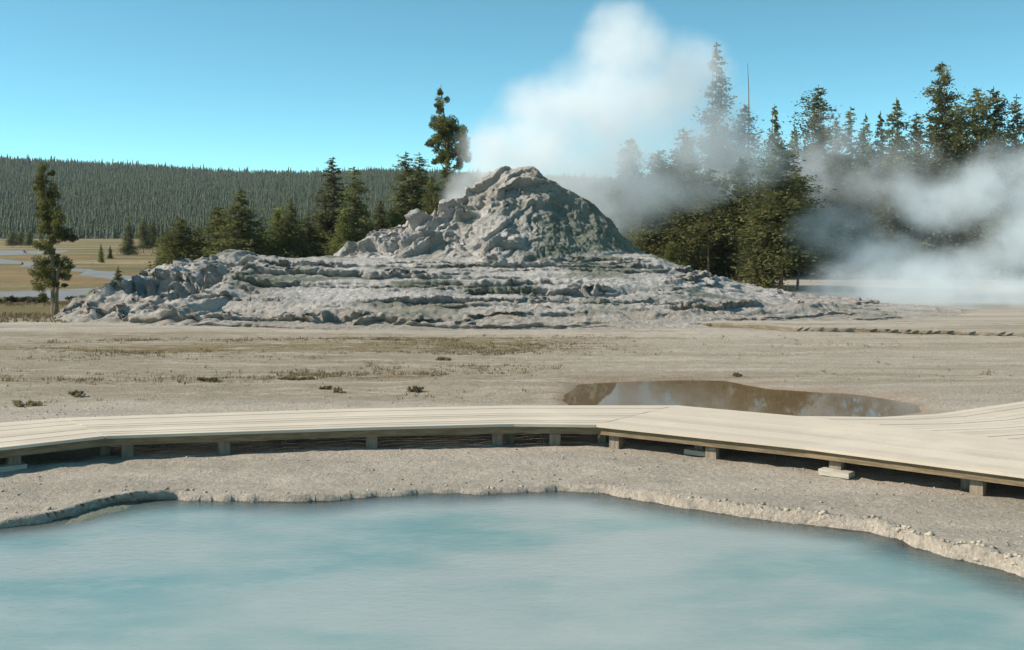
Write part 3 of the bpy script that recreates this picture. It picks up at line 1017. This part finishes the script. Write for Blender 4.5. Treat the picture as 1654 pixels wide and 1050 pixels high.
def lone_pine():
    d = 51.5
    k = d / F
    o = empty('pine_tree', (lx(88, d), d, 0))
    tag(o, 'tall ragged pine standing alone on the left with two stems at its foot', 'tree')
    bx, by = 88, 510

    def P(px, py, dy=0.0):
        return ((px - bx) * k, dy, (by - py) * k)
    cl = []
    for px, py, rx, ry, w, dy in ((70, 283, 11, 15, .6, 0), (77, 302, 15, 18, .9, .1), (73, 325, 13, 14, .7, -.1), (84, 318, 12, 14, .6, .15), (70, 345, 11, 12, .5, 0), (84, 352, 16, 16, .9, .2),
                                  (97, 362, 15, 16, .8, -.2), (76, 372, 14, 15, .8, .1), (92, 382, 19, 13, .9, 0), (76, 392, 12, 10, .5, -.2), (108, 388, 10, 6, .3, .2),
                                  (62, 425, 14, 11, .7, .2), (70, 440, 16, 12, .8, -.2), (97, 425, 13, 12, .6, .1), (112, 434, 11, 6, .4, 0), (100, 443, 12, 9, .5, .2), (66, 460, 13, 12, .7, .1),
                                  (84, 412, 9, 9, .3, 0), (64, 478, 10, 8, .4, 0), (90, 455, 10, 9, .4, -.25), (120, 386, 8, 4, .15, 0)):
        x, y, z = P(px, py, dy)
        cl.append((x, y, z, rx * k * 1.4, rx * k * 1.25, ry * k * 1.3, w))
    rg = np.random.default_rng(4)
    for py in np.linspace(272, 470, 26):
        w_ = np.interp(py, [270, 300, 335, 350, 385, 405, 425, 460], [6, 13, 9, 13, 20, 8, 18, 12])
        x, y, z = P(np.interp(py, [270, 390, 470], [70, 84, 88]) + rg.normal() * w_ * 0.8, py, rg.normal() * w_ * k * 0.6)
        cl.append((x, y, z, 8 * k, 7 * k, 5 * k, 0.22))
    c = clump_mesh(77, cl, 1500, 0.10)
    link('crown', c, M_needle2, o)
    mb = MB()
    st = [(88, 512), (87, 470), (85, 430), (82, 390), (77, 345), (73, 300), (70, 272)]
    mb.tube([P(*q) for q in st], [0.17, 0.13, 0.115, 0.10, 0.075, 0.05, 0.02], 9)
    mb.tube([P(91, 512, -.05), P(93, 480, -.12), P(94, 445, -.1), P(97, 425)], [0.13, 0.09, 0.07, 0.03], 8)
    for x, y, z, rx, ry, rz, w in cl:
        py = by - z / k
        tx = np.interp(py, [q[1] for q in st[::-1]], [q[0] for q in st[::-1]])
        a = P(tx, py + 8)
        mb.tube([a, ((a[0] + x) / 2, y / 2, (a[2] + z) / 2 + 0.03), (x, y, z)], [0.035, 0.025, 0.012], 5)
    link('trunk', mb.mesh('trunk'), M_bark, o)


def leaning_pine():
    d = 71.0
    k = d / F
    bz = 0.0
    o = empty('leaning_pine', (lx(712, d), d, bz))
    tag(o, 'crooked dark pine with a leaning leafy crown against the sky beside the steam', 'tree')

    def P(px, py, dy=0.0):
        return ((px - 712) * k, dy, hz(py, d))
    cl = []
    for px, py, rx, ry, w, dy in ((712, 145, 5, 6, .15, 0), (713, 162, 8, 8, .3, .1), (709, 178, 8, 6, .3, -.1), (718, 194, 14, 11, .8, 0), (704, 198, 9, 9, .5, .2), (733, 205, 14, 12, .9, .1), (708, 216, 12, 9, .7, -.2),
                                  (693, 233, 7, 6, .3, 0), (722, 222, 14, 12, .8, .2), (741, 226, 13, 14, .9, -.2), (752, 243, 12, 13, .9, .1), (732, 244, 13, 11, .8, 0), (713, 240, 10, 9, .5, .2), (748, 262, 8, 8, .5, 0),
                                  (740, 270, 6, 6, .25, .1), (722, 258, 10, 8, .4, -.2), (710, 262, 9, 8, .4, .1)):
        x, y, z = P(px, py, dy * 2)
        cl.append((x, y, z, rx * k * 1.65, rx * k * 1.4, ry * k * 1.55, w))
    link('crown', clump_mesh(91, cl, 2100, 0.13), M_needle2, o)
    mb = MB()
    st = [(716, 480), (716, 400), (718, 320), (722, 260), (724, 215), (717, 185), (713, 150), (712, 136)]
    mb.tube([P(*q) for q in st], [0.17, 0.15, 0.12, 0.10, 0.08, 0.05, 0.03, 0.012], 9)
    for x, y, z, rx, ry, rz, w in cl:
        py = HY - (z - CZ) / k
        tx = np.interp(py + 14, [q[1] for q in st[::-1]], [q[0] for q in st[::-1]])
        a = P(tx, py + 14)
        mb.tube([a, ((a[0] + x) / 2, y / 2, (a[2] + z) / 2), (x, y, z)], [0.05, 0.035, 0.015], 5)
    link('trunk', mb.mesh('trunk'), M_bark, o)


lone_pine()
leaning_pine()


def back_wood(seed, lo_, hi_, n_, d0, d1, tops, label):
    """the shaded depth of a wood: one mass behind the counted trees"""
    rng = np.random.default_rng(seed)
    V, Fc, off = [], [], 0
    for i in range(n_):
        px = rng.uniform(lo_, hi_); d = rng.uniform(d0, d1)
        yt = np.interp(px, *tops) + rng.uniform(0, 60) * (d1 > 120)
        kind = ('spruce', 'bushy', 'lodgepole')[i % 3]
        c = proto(kind, i % 3)[1]
        n = len(c.vertices); co_ = np.empty(n * 3, np.float32); c.vertices.foreach_get('co', co_); co_ = co_.reshape(-1, 3)
        q = np.empty(len(c.polygons) * 4, np.int32); c.polygons.foreach_get('vertices', q)
        H = hz(yt, d); k = H * rng.uniform(0.75, 1.1) * (1.35 if kind != 'bushy' else 0.9)
        V.append(co_ * np.array([k, k, H]) + np.array([lx(px, d), d, 0])); Fc.append(q.reshape(-1, 4) + off); off += n
    o = link('back_wood', mesh_np('back_wood', np.concatenate(V), np.concatenate(Fc)), M_needle)
    tag(o, label, 'wood', None, 'stuff')


back_wood(23, 990, 1900, 150, 101, 128, ([990, 1100, 1250, 1400, 1500, 1600, 1900], [270, 250, 238, 236, 236, 232, 235]), 'shaded depth of conifer wood behind the steaming grove on the right')
back_wood(29, 330, 735, 26, 86, 96, ([330, 430, 520, 600, 660, 700, 735], [384, 378, 366, 356, 335, 318, 322]), 'low young conifers filling the row behind the left side of the mound')


# shrubs and clods: small mounds of stems
def scrub(name, px, py, wpx, hpx, label, cat, mat, group=None, seed=0, n=260):
    x, d = gp(px, py)
    k = d / F
    o = None
    rx, rz = wpx * k / 2, hpx * k
    cl = []
    rng = np.random.default_rng(seed + 300)
    m = max(3, int(wpx / max(hpx, 4)) + 2)
    for i in range(m):
        u = (i + 0.5) / m * 2 - 1
        cl.append((u * rx * 0.8, rng.normal() * rz * 0.4, rz * rng.uniform(0.3, 0.5), rx / m * 1.9, rz * 0.9, rz * rng.uniform(0.35, 0.6), 0.7))
    me = clump_mesh(seed + 500, cl, n, max(rz * 0.38, 0.035))
    o = link(name, me, mat)
    o.location = (x, d, 0.0)
    tag(o, label, cat, group)


G4 = 'low dark shrubs along the road edge'
for j, (px, py, w, h, lab) in enumerate([
        (6, 489, 14, 10, 'low dark shrub at the left edge of the picture beside the road'),
        (20, 488, 14, 11, 'low dark shrub second from the left edge beside the road'),
        (37, 488, 14, 9, 'low dark shrub in the middle of the road edge row'),
        (53, 489, 15, 11, 'low dark shrub in the road edge row just left of the lone pine'),
        (66, 489, 12, 9, 'low dark shrub almost touching the lone pine foot'),
        (128, 486, 50, 9, 'long low dark shrub between the lone pine and the mound'),
        (150, 482, 16, 12, 'dark shrub against the left end of the mound')]):
    scrub('shrub', px, py, w, h, lab, 'shrub', M_brush, G4, j)
G5 = 'dark turf clumps on the sinter flat'
for j, (px, py, w, h, lab) in enumerate([
        (42, 656, 56, 9, 'long dark turf clump on the flat at far left, just behind the boardwalk'),
        (478, 614, 70, 6, 'long thin dark turf clump on the flat, back one of the central group'),
        (526, 629, 22, 6, 'short dark turf clump on the flat, left of the round tuft'),
        (546, 635, 14, 12, 'round dark tuft on the flat behind the boardwalk'),
        (672, 632, 26, 9, 'olive tuft on the flat right of the round tuft'),
        (716, 582, 26, 6, 'small brown tuft on the flat below the mound centre'),
        (1191, 608, 14, 7, 'small dark clod at the back edge of the brown pond'),
        (125, 640, 26, 9, 'faint olive tuft on the flat right of the long dark clump at far left'),
        (335, 615, 44, 6, 'thin olive turf strip on the flat left of the central group')]):
    scrub('turf_clump', px, py, w, h, lab, 'turf clump', M_turf, G5, 40 + j, 200)


# dry grass, uncountable
def dry_grass():
    rng = np.random.default_rng(5)
    n = 60000
    x = rng.uniform(-22, 14, n); y = 24.5 + (rng.random(n) ** 0.9) * 17.5
    dn = fbm(x * 0.14, y * 0.5, None, 51, 3) + 0.5 * fbm(x * 0.8, y * 1.4, None, 55, 3)
    dens = sst(-0.05, 0.55, dn) * (1 - 0.85 * sst(-3, 6, x)) + 0.02
    ok = (rng.random(n) < dens) & (sdist(x, y, POND) < -0.4)
    x, y = x[ok], y[ok]
    x2 = rng.uniform(-45, -16, 9000); y2 = rng.uniform(47.5, 61, 9000)
    ok2 = (rng.random(9000) < sst(-0.3, 0.4, fbm(x2 * 0.1, y2 * 0.2, None, 57, 3)))
    x2, y2 = x2[ok2], y2[ok2]
    hs = np.concatenate([rng.uniform(0.015, 0.055, len(x)) * (0.6 + rng.random(len(x)) ** 4), rng.uniform(0.05, 0.14, len(x2))])
    x = np.concatenate([x, x2]); y = np.concatenate([y, y2])
    nb = 5
    X = np.repeat(x, nb) + rng.normal(size=len(x) * nb) * 0.05
    Y = np.repeat(y, nb) + rng.normal(size=len(x) * nb) * 0.05
    Hh = np.repeat(hs, nb) * rng.uniform(0.6, 1.3, len(X))
    a = rng.uniform(0, 6.28, len(X))
    w = Hh * 0.28
    lean = rng.normal(size=(len(X), 2)) * 0.4 * Hh[:, None]
    z0 = np.full(len(X), -0.05)
    v = np.stack([np.stack([X - np.cos(a) * w, Y - np.sin(a) * w, z0], -1), np.stack([X + np.cos(a) * w, Y + np.sin(a) * w, z0], -1),
                  np.stack([X + lean[:, 0], Y + lean[:, 1], Hh], -1)], 1).reshape(-1, 3)
    me = mesh_np('dry_grass', v, np.arange(len(v)).reshape(-1, 3))
    o = link('dry_grass', me, M_dry)
    tag(o, 'short dry tan grass scattered over the flat and meadow', 'grass', None, 'stuff')


dry_grass()


def stones(name, x, y, z, r, label, mat, flat=0.6, seed=3):
    rng = np.random.default_rng(seed)
    base = np.array([[1, 0, 0], [0, 1, 0], [-1, 0, 0], [0, -1, 0], [.6, .6, .75], [-.6, .6, .7], [-.6, -.6, .75], [.6, -.6, .7], [0, 0, 1.0], [0, 0, -1.0]], float)
    fc = np.array([[0, 1, 4], [1, 5, 4], [1, 2, 5], [2, 6, 5], [2, 3, 6], [3, 7, 6], [3, 0, 7], [0, 4, 7], [4, 5, 8], [5, 6, 8], [6, 7, 8], [7, 4, 8], [1, 0, 9], [2, 1, 9], [3, 2, 9], [0, 3, 9]])
    n = len(x)
    a = rng.uniform(0, 6.28, n)
    b = base[None] * (1 + rng.normal(size=(n, 10, 3)) * 0.2) * r[:, None, None] * np.stack([rng.uniform(.7, 1.4, n), rng.uniform(.7, 1.2, n), np.full(n, flat) * rng.uniform(.6, 1.3, n)], -1)[:, None, :]
    v = np.stack([b[..., 0] * np.cos(a)[:, None] - b[..., 1] * np.sin(a)[:, None], b[..., 0] * np.sin(a)[:, None] + b[..., 1] * np.cos(a)[:, None], b[..., 2]], -1)
    v += np.stack([x, y, z], -1)[:, None, :]
    f = fc[None] + (np.arange(n) * 10)[:, None, None]
    o = link(name, mesh_np(name, v.reshape(-1, 3), f.reshape(-1, 3)), mat)
    tag(o, label, 'gravel', None, 'stuff')


def gravel():
    rng = np.random.default_rng(8)
    n = 20000
    y = 12 + 30 * rng.random(n) ** 1.1; x = rng.uniform(-0.52, 0.52, n) * y
    ok = (sdist(x, y, POOL) < -0.12) & (sdist(x, y, POND) < -0.1) & (rng.random(n) < 0.25 + 0.75 * sst(-0.1, 0.4, fbm(x * 0.6, y * 0.9, None, 401, 3)))
    x, y = x[ok], y[ok]
    r = 0.007 + 0.02 * rng.random(len(x)) ** 5
    stones('gravel', x, y, GROUND_Z(x, y) + r * 0.2, r, 'small grit and stones strewn over the sinter flat', M_grit)
    # knobbly crust along the rim of the pool
    P_ = np.array(POOL[:28]); seg = np.hypot(*(P_[1:] - P_[:-1]).T); cum = np.concatenate([[0], np.cumsum(seg)])
    m = 1500
    t = rng.random(m) * cum[-1]
    px = np.interp(t, cum, P_[:, 0]); py = np.interp(t, cum, P_[:, 1])
    wgt = 0.25 + 0.75 * sst(1.2, 2.6, px)
    ok = rng.random(m) < wgt
    off = rng.normal(size=m) * 0.07 + 0.02
    px = px + rng.normal(size=m) * 0.05; py = py + off
    px, py = px[ok], py[ok]
    r = 0.012 + 0.038 * rng.random(len(px)) ** 3
    stones('rim_crust', px, py, GROUND_Z(px, py) - r * 0.15, r, 'knobbly pale crust along the rim of the blue pool', M_crust, 0.75, 9)


M_grit = simple('grit', (0.22, 0.19, 0.15), (0.46, 0.40, 0.33), (1, 1, 1), 6.0)
M_crust = simple('rim_crust', (0.26, 0.22, 0.165), (0.44, 0.375, 0.295), (1, 1, 1), 5.0)
gravel()


# ------------------------------------------------------------------ paths on the meadow
def path(name, top, bot, label):
    n = 90
    def samp(pl, t):
        xs_ = [p[0] for p in pl]; px = xs_[0] + (xs_[-1] - xs_[0]) * t
        return gp(px, float(np.interp(px, xs_, [p[1] for p in pl])), 0.012)
    v, f = [], []
    for i in range(n + 1):
        t = i / n
        a = samp(top, t); b = samp(bot, t)
        wv = a[1] * 0.035
        v += [(a[0], a[1] + wv * mnoise.noise(Vector((a[0] * 0.25, 3, 0))), 0.012), (b[0], b[1] + wv * mnoise.noise(Vector((b[0] * 0.25, 9, 0))), 0.012)]
        if i: f.append((2 * i - 2, 2 * i, 2 * i + 1, 2 * i - 1))
    me = bpy.data.meshes.new(name); me.from_pydata(v, [], f); me.update()
    bm = bmesh.new(); bm.from_mesh(me); bmesh.ops.recalc_face_normals(bm, faces=bm.faces[:])
    if bm.faces[0].normal.z < 0: bmesh.ops.reverse_faces(bm, faces=bm.faces[:])
    bm.to_mesh(me); bm.free()
    o = link(name, me, M_path)
    tag(o, label, None, None, 'structure')


path('road', [(-260, 478), (0, 472), (90, 467), (190, 463), (235, 459)], [(-260, 488), (0, 481), (60, 480), (95, 487), (160, 482), (238, 468)], 'grey gravel road behind the lone pine')
path('path', [(-260, 410), (0, 418), (60, 425), (130, 433), (160, 437), (240, 453)], [(-260, 415), (0, 425), (60, 431), (120, 438), (150, 447), (235, 461)], 'grey path winding across the meadow to the mound')
path('far_path', [(-260, 400), (0, 404), (60, 405), (112, 404)], [(-260, 404), (0, 412), (60, 411), (112, 407)], 'distant grey path across the meadow')


# ------------------------------------------------------------------ far hill and its forest
def ridge_z(X, d=1100.0):
    px = X / d * F + CX
    y = np.interp(px, [-700, 0, 200, 400, 520, 620, 700, 900, 1300, 2000], [225, 246, 256, 268, 269, 265, 267, 276, 290, 310])
    return hz(y, d) - 11.0


def hill_h(X, Y):
    t = np.clip((Y - 520) / 580, 0, 1)
    z = ridge_z(X) * (0.75 * t + 0.25 * t * t) + 5 * fbm(X * 0.006, Y * 0.006, None, 301, 3) * sst(0, 0.3, t) * (1 - sst(0.85, 1, t))
    return np.where(Y > 1100, ridge_z(X) * np.cos(np.clip((Y - 1100) / 900, 0, 1) * 1.5), z) - 0.6 * (1 - sst(0, 0.04, t))


def hill():
    xs = np.linspace(-1300, 1500, 140); ys = np.concatenate([np.linspace(515, 1100, 60), np.linspace(1130, 2000, 14)])
    X, Y = np.meshgrid(xs, ys)
    me = mesh_np('hill', np.stack([X, Y, hill_h(X, Y)], -1).reshape(-1, 3), grid_faces(len(xs), len(ys)))
    mh = simple('forest_floor', (0.05, 0.06, 0.035), (0.085, 0.09, 0.055), (0.03, 0.03, 0.03), 1.0)
    o = link('hill', me, mh, None, True)
    tag(o, 'long low hill behind the meadow', None, None, 'structure')
    rng = np.random.default_rng(11)
    n = 40000
    Yt = 516 + 640 * rng.random(n) ** 0.8
    pxs = rng.uniform(-220, 1150, n)
    Xt = (pxs - CX) / F * Yt
    # extra irregular ridge line trees
    m = 650
    pr = rng.uniform(-220, 1150, m)
    Yt = np.concatenate([Yt, rng.uniform(1085, 1110, m)]); Xt = np.concatenate([Xt, (pr - CX) / F * 1100])
    Zt = hill_h(Xt, Yt) - 0.5
    Ht = rng.uniform(4.8, 9, len(Xt))
    tall = rng.random(len(Xt)) < 0.05
    Ht[tall] *= 1.35
    Rt = Ht * rng.uniform(0.11, 0.17, len(Xt))
    tiers, sides = 4, 5
    V, Fc, off = [], [], 0
    for k in range(tiers):
        u0 = 0.14 + k * 0.21
        zb = Zt + Ht * u0
        ztp = Zt + Ht * min(1.0, u0 + 0.36)
        rr = Rt * (1 - u0 * 0.88)
        ring = []
        rot = rng.uniform(0, 6.28, len(Xt))
        for s in range(sides):
            th = rot + s * 2 * math.pi / sides
            q = rr * rng.uniform(0.6, 1.3, len(Xt))
            ring.append(np.stack([Xt + np.cos(th) * q, Yt + np.sin(th) * q, zb + rng.normal(size=len(Xt)) * 0.35], -1))
        apex = np.stack([Xt + rng.normal(size=len(Xt)) * 0.12, Yt, ztp], -1)
        blk = np.stack(ring + [apex], 1)
        V.append(blk.reshape(-1, 3))
        base = off + np.arange(len(Xt)) * (sides + 1)
        for s in range(sides):
            Fc.append(np.stack([base + s, base + (s + 1) % sides, base + sides], -1))
        off += len(Xt) * (sides + 1)
    me = mesh_np('hill_forest', np.concatenate(V), np.concatenate(Fc))
    o = link('hill_forest', me, M_far)
    tag(o, 'dense dark conifer forest covering the far hill', 'forest', None, 'stuff')


hill()


# ------------------------------------------------------------------ steam
def steam(name, blobs, label, density, nscale, warp, lo, hi, wisp, colour=(1, 1, 1), aniso=0.15, step=1.0, seed=0.0, soft=0.35, rough=0.55):
    """blobs: (px, py, distance, rx px, ry px, depth radius m, weight)"""
    bm = bmesh.new()
    E = []
    for px, py, d, rx, ry, rd, w in blobs:
        k = d / F
        c = (lx(px, d), d, hz(py, d)); r = (rx * k, rd, ry * k)
        E.append((c, r, w))
        ret = bmesh.ops.create_icosphere(bm, subdivisions=3, radius=1.0)
        for v in ret['verts']:
            n = mnoise.noise(Vector(v.co) * 2.1 + Vector(c)) * 0.10
            v.co = Vector([c[a] + v.co[a] * r[a] * (1.02 + n) for a in range(3)])
    me = bpy.data.meshes.new(name); bm.to_mesh(me); bm.free()
    tmp = bpy.data.objects.new('tmp', me); COL.objects.link(tmp)
    md = tmp.modifiers.new('r', 'REMESH'); md.mode = 'VOXEL'; md.voxel_size = 0.45
    dg = bpy.context.evaluated_depsgraph_get()
    me2 = bpy.data.meshes.new_from_object(tmp.evaluated_get(dg))
    bpy.data.objects.remove(tmp)
    me2.name = name
    m = bpy.data.materials.new(name); m.use_nodes = True
    nt = m.node_tree
    nt.nodes.remove(nt.nodes['Principled BSDF'])
    out = nt.nodes['Material Output']
    P = nt.nodes.new('ShaderNodeNewGeometry').outputs['Position']
    off = nt.nodes.new('ShaderNodeVectorMath'); off.operation = 'ADD'; off.inputs[1].default_value = (seed, seed * 0.7, 0)
    nt.links.new(P, off.inputs[0])
    nz = N(nt, 'ShaderNodeTexNoise', Scale=nscale, Detail=5.0, Roughness=rough)
    nt.links.new(off.outputs[0], nz.inputs['Vector'])
    sub = nt.nodes.new('ShaderNodeVectorMath'); sub.operation = 'SUBTRACT'; sub.inputs[1].default_value = (0.5, 0.5, 0.5)
    nt.links.new(nz.outputs['Color'], sub.inputs[0])
    sc = nt.nodes.new('ShaderNodeVectorMath'); sc.operation = 'SCALE'; sc.inputs['Scale'].default_value = warp
    nt.links.new(sub.outputs[0], sc.inputs[0])
    ad = nt.nodes.new('ShaderNodeVectorMath'); ad.operation = 'ADD'
    nt.links.new(P, ad.inputs[0]); nt.links.new(sc.outputs[0], ad.inputs[1])
    tot = None
    for c, r, w in E:
        s1 = nt.nodes.new('ShaderNodeVectorMath'); s1.operation = 'SUBTRACT'; s1.inputs[1].default_value = c
        nt.links.new(ad.outputs[0], s1.inputs[0])
        s2 = nt.nodes.new('ShaderNodeVectorMath'); s2.operation = 'MULTIPLY'; s2.inputs[1].default_value = tuple(1 / (q * 0.94) for q in r)
        nt.links.new(s1.outputs[0], s2.inputs[0])
        s3 = nt.nodes.new('ShaderNodeVectorMath'); s3.operation = 'LENGTH'
        nt.links.new(s2.outputs[0], s3.inputs[0])
        e = math_n(nt, 'MULTIPLY', mapr(nt, s3.outputs['Value'], 1.0, soft), w)
        tot = e if tot is None else math_n(nt, 'MAXIMUM', tot, e)
    wn = noise_n(nt, off.outputs[0], nscale * 2.3, 4, 0.6)
    wsp = mapr(nt, wn, lo, hi, 1 - wisp, 1.0)
    dn = math_n(nt, 'MULTIPLY', math_n(nt, 'MULTIPLY', tot, wsp), density)
    vs = N(nt, 'ShaderNodeVolumePrincipled')
    vs.inputs['Color'].default_value = (*colour, 1)
    vs.inputs['Anisotropy'].default_value = aniso
    nt.links.new(dn, vs.inputs['Density'])
    nt.links.new(vs.outputs[0], out.inputs['Volume'])
    me2.materials.clear()
    o = link(name, me2, m)
    tag(o, label, 'steam', None, 'stuff')
    return o


steam('geyser_steam', [
    (752, 312, 61.8, 50, 58, 3.0, 1.0), (800, 250, 62.5, 80, 85, 4.5, 1.0), (850, 250, 63.5, 130, 105, 5.5, 1.0), (935, 290, 63.5, 125, 95, 5.0, 1.0), (905, 185, 63, 130, 95, 5.0, 0.9), (990, 170, 64, 145, 120, 5.5, 0.85),
    (1010, 85, 65, 100, 95, 5.0, 0.8), (1005, 35, 66, 75, 55, 3.5, 0.7), (1115, 125, 66, 95, 95, 5.0, 0.8), (1120, 210, 66, 150, 115, 5.5, 0.6), (965, 345, 62, 85, 75, 2.6, 1.0), (985, 265, 63.5, 115, 95, 5.0, 1.0), (1060, 150, 65, 120, 110, 5.0, 0.85), (1030, 310, 64, 100, 80, 3.5, 0.85), (1200, 255, 66, 110, 75, 4.0, 0.35), (1110, 300, 66, 110, 55, 3.5, 0.4),
], 'white steam plume billowing from the geyser cone and drifting right into the sky', 0.42, 0.22, 4.4, 0.36, 0.60, 0.60, seed=3.0, soft=0.30, rough=0.68)
steam('spring_steam', [
    (1190, 275, 82, 150, 95, 4.0, 0.30), (1320, 270, 82, 150, 100, 4.0, 0.38), (1430, 285, 82, 140, 95, 4.0, 0.40), (1560, 320, 80, 130, 60, 4.0, 0.35), (1520, 330, 66, 120, 72, 4.0, 0.85), (1630, 290, 66, 125, 85, 4.0, 0.8), (1350, 380, 66, 90, 70, 3.5, 0.35),
    (1435, 425, 64, 115, 75, 4.5, 0.8), (1550, 440, 63, 130, 85, 4.5, 0.75), (1660, 415, 63, 110, 110, 4.5, 0.9), (1390, 478, 62, 125, 66, 4.0, 0.95), (1510, 480, 59, 165, 70, 4.5, 0.95), (1650, 480, 59, 150, 74, 4.5, 0.95), (1740, 370, 68, 130, 130, 5.0, 0.8),
], 'low steam drifting off the flat and through the pines on the right', 0.52, 0.17, 5.2, 0.40, 0.58, 0.75, colour=(0.95, 0.99, 1.0), seed=21.0, soft=0.25, rough=0.66)

# clear mountain air
bm = bmesh.new(); bmesh.ops.create_cube(bm, size=1.0)
for v in bm.verts:
    v.co = Vector((v.co.x * 8200, v.co.y * 8200 + 0.37, 95 + v.co.z * 210))
me = bpy.data.meshes.new('haze'); bm.to_mesh(me); bm.free()
mh = bpy.data.materials.new('haze'); mh.use_nodes = True
nt = mh.node_tree; nt.nodes.remove(nt.nodes['Principled BSDF'])
vh = N(nt, 'ShaderNodeVolumePrincipled'); vh.inputs['Color'].default_value = (0.80, 0.92, 1, 1); vh.inputs['Density'].default_value = 0.00008
nt.links.new(vh.outputs[0], nt.nodes['Material Output'].inputs['Volume'])
tag(link('haze', me, mh), 'thin blue air between the meadow and the far hill', 'haze', None, 'stuff')

# ------------------------------------------------------------------ light, sky, camera
SUN = Vector((-0.82, -0.08, 0.60)).normalized()
el = math.asin(SUN.z)
az = math.atan2(SUN.x, SUN.y)
ld = bpy.data.lights.new('sun', 'SUN'); ld.energy = 4.6; ld.angle = math.radians(0.53); ld.color = (1.0, 0.93, 0.82)
lo = bpy.data.objects.new('sun', ld); COL.objects.link(lo)
lo.rotation_euler = (-SUN).to_track_quat('-Z', 'Y').to_euler()
w = bpy.data.worlds.new('World'); S.world = w; w.use_nodes = True
nt = w.node_tree
sky = nt.nodes.new('ShaderNodeTexSky'); sky.sky_type = 'NISHITA'; sky.sun_disc = False
sky.sun_elevation = el; sky.sun_rotation = az
sky.altitude = 2200; sky.air_density = 1.0; sky.dust_density = 0.5; sky.ozone_density = 2.0
tc = nt.nodes.new('ShaderNodeTexCoord')
mp = nt.nodes.new('ShaderNodeMapping'); mp.inputs['Scale'].default_value = (1, 1, 2.0)
nt.links.new(tc.outputs['Generated'], mp.inputs[0]); nt.links.new(mp.outputs[0], sky.inputs[0])
mx = nt.nodes.new('ShaderNodeMix'); mx.data_type = 'RGBA'; mx.blend_type = 'MULTIPLY'; mx.inputs[0].default_value = 1
mx.inputs[7].default_value = (0.66, 1.18, 0.96, 1)
nt.links.new(sky.outputs[0], mx.inputs[6]); nt.links.new(mx.outputs[2], nt.nodes['Background'].inputs['Color'])
nt.nodes['Background'].inputs['Strength'].default_value = 0.15

cd = bpy.data.cameras.new('camera'); co = bpy.data.objects.new('camera', cd); COL.objects.link(co)
co.location = (0, 0, CZ); co.rotation_euler = (math.radians(90), 0, 0)
cd.sensor_width = 36; cd.lens = 36 * F / 1654
cd.shift_y = -(525 - HY) / 1654
cd.clip_end = 9000
S.camera = co
S.view_settings.view_transform = 'Standard'; S.view_settings.look = 'None'
S.view_settings.exposure = 0.55; S.view_settings.gamma = 1.0; S.view_settings.use_curve_mapping = False
cy = S.cycles
cy.use_denoising = True
cy.volume_bounces = 8
cy.max_bounces = 12
cy.diffuse_bounces = 3
cy.glossy_bounces = 3
cy.transparent_max_bounces = 24
cy.volume_step_rate = 1.0
cy.volume_max_steps = 256
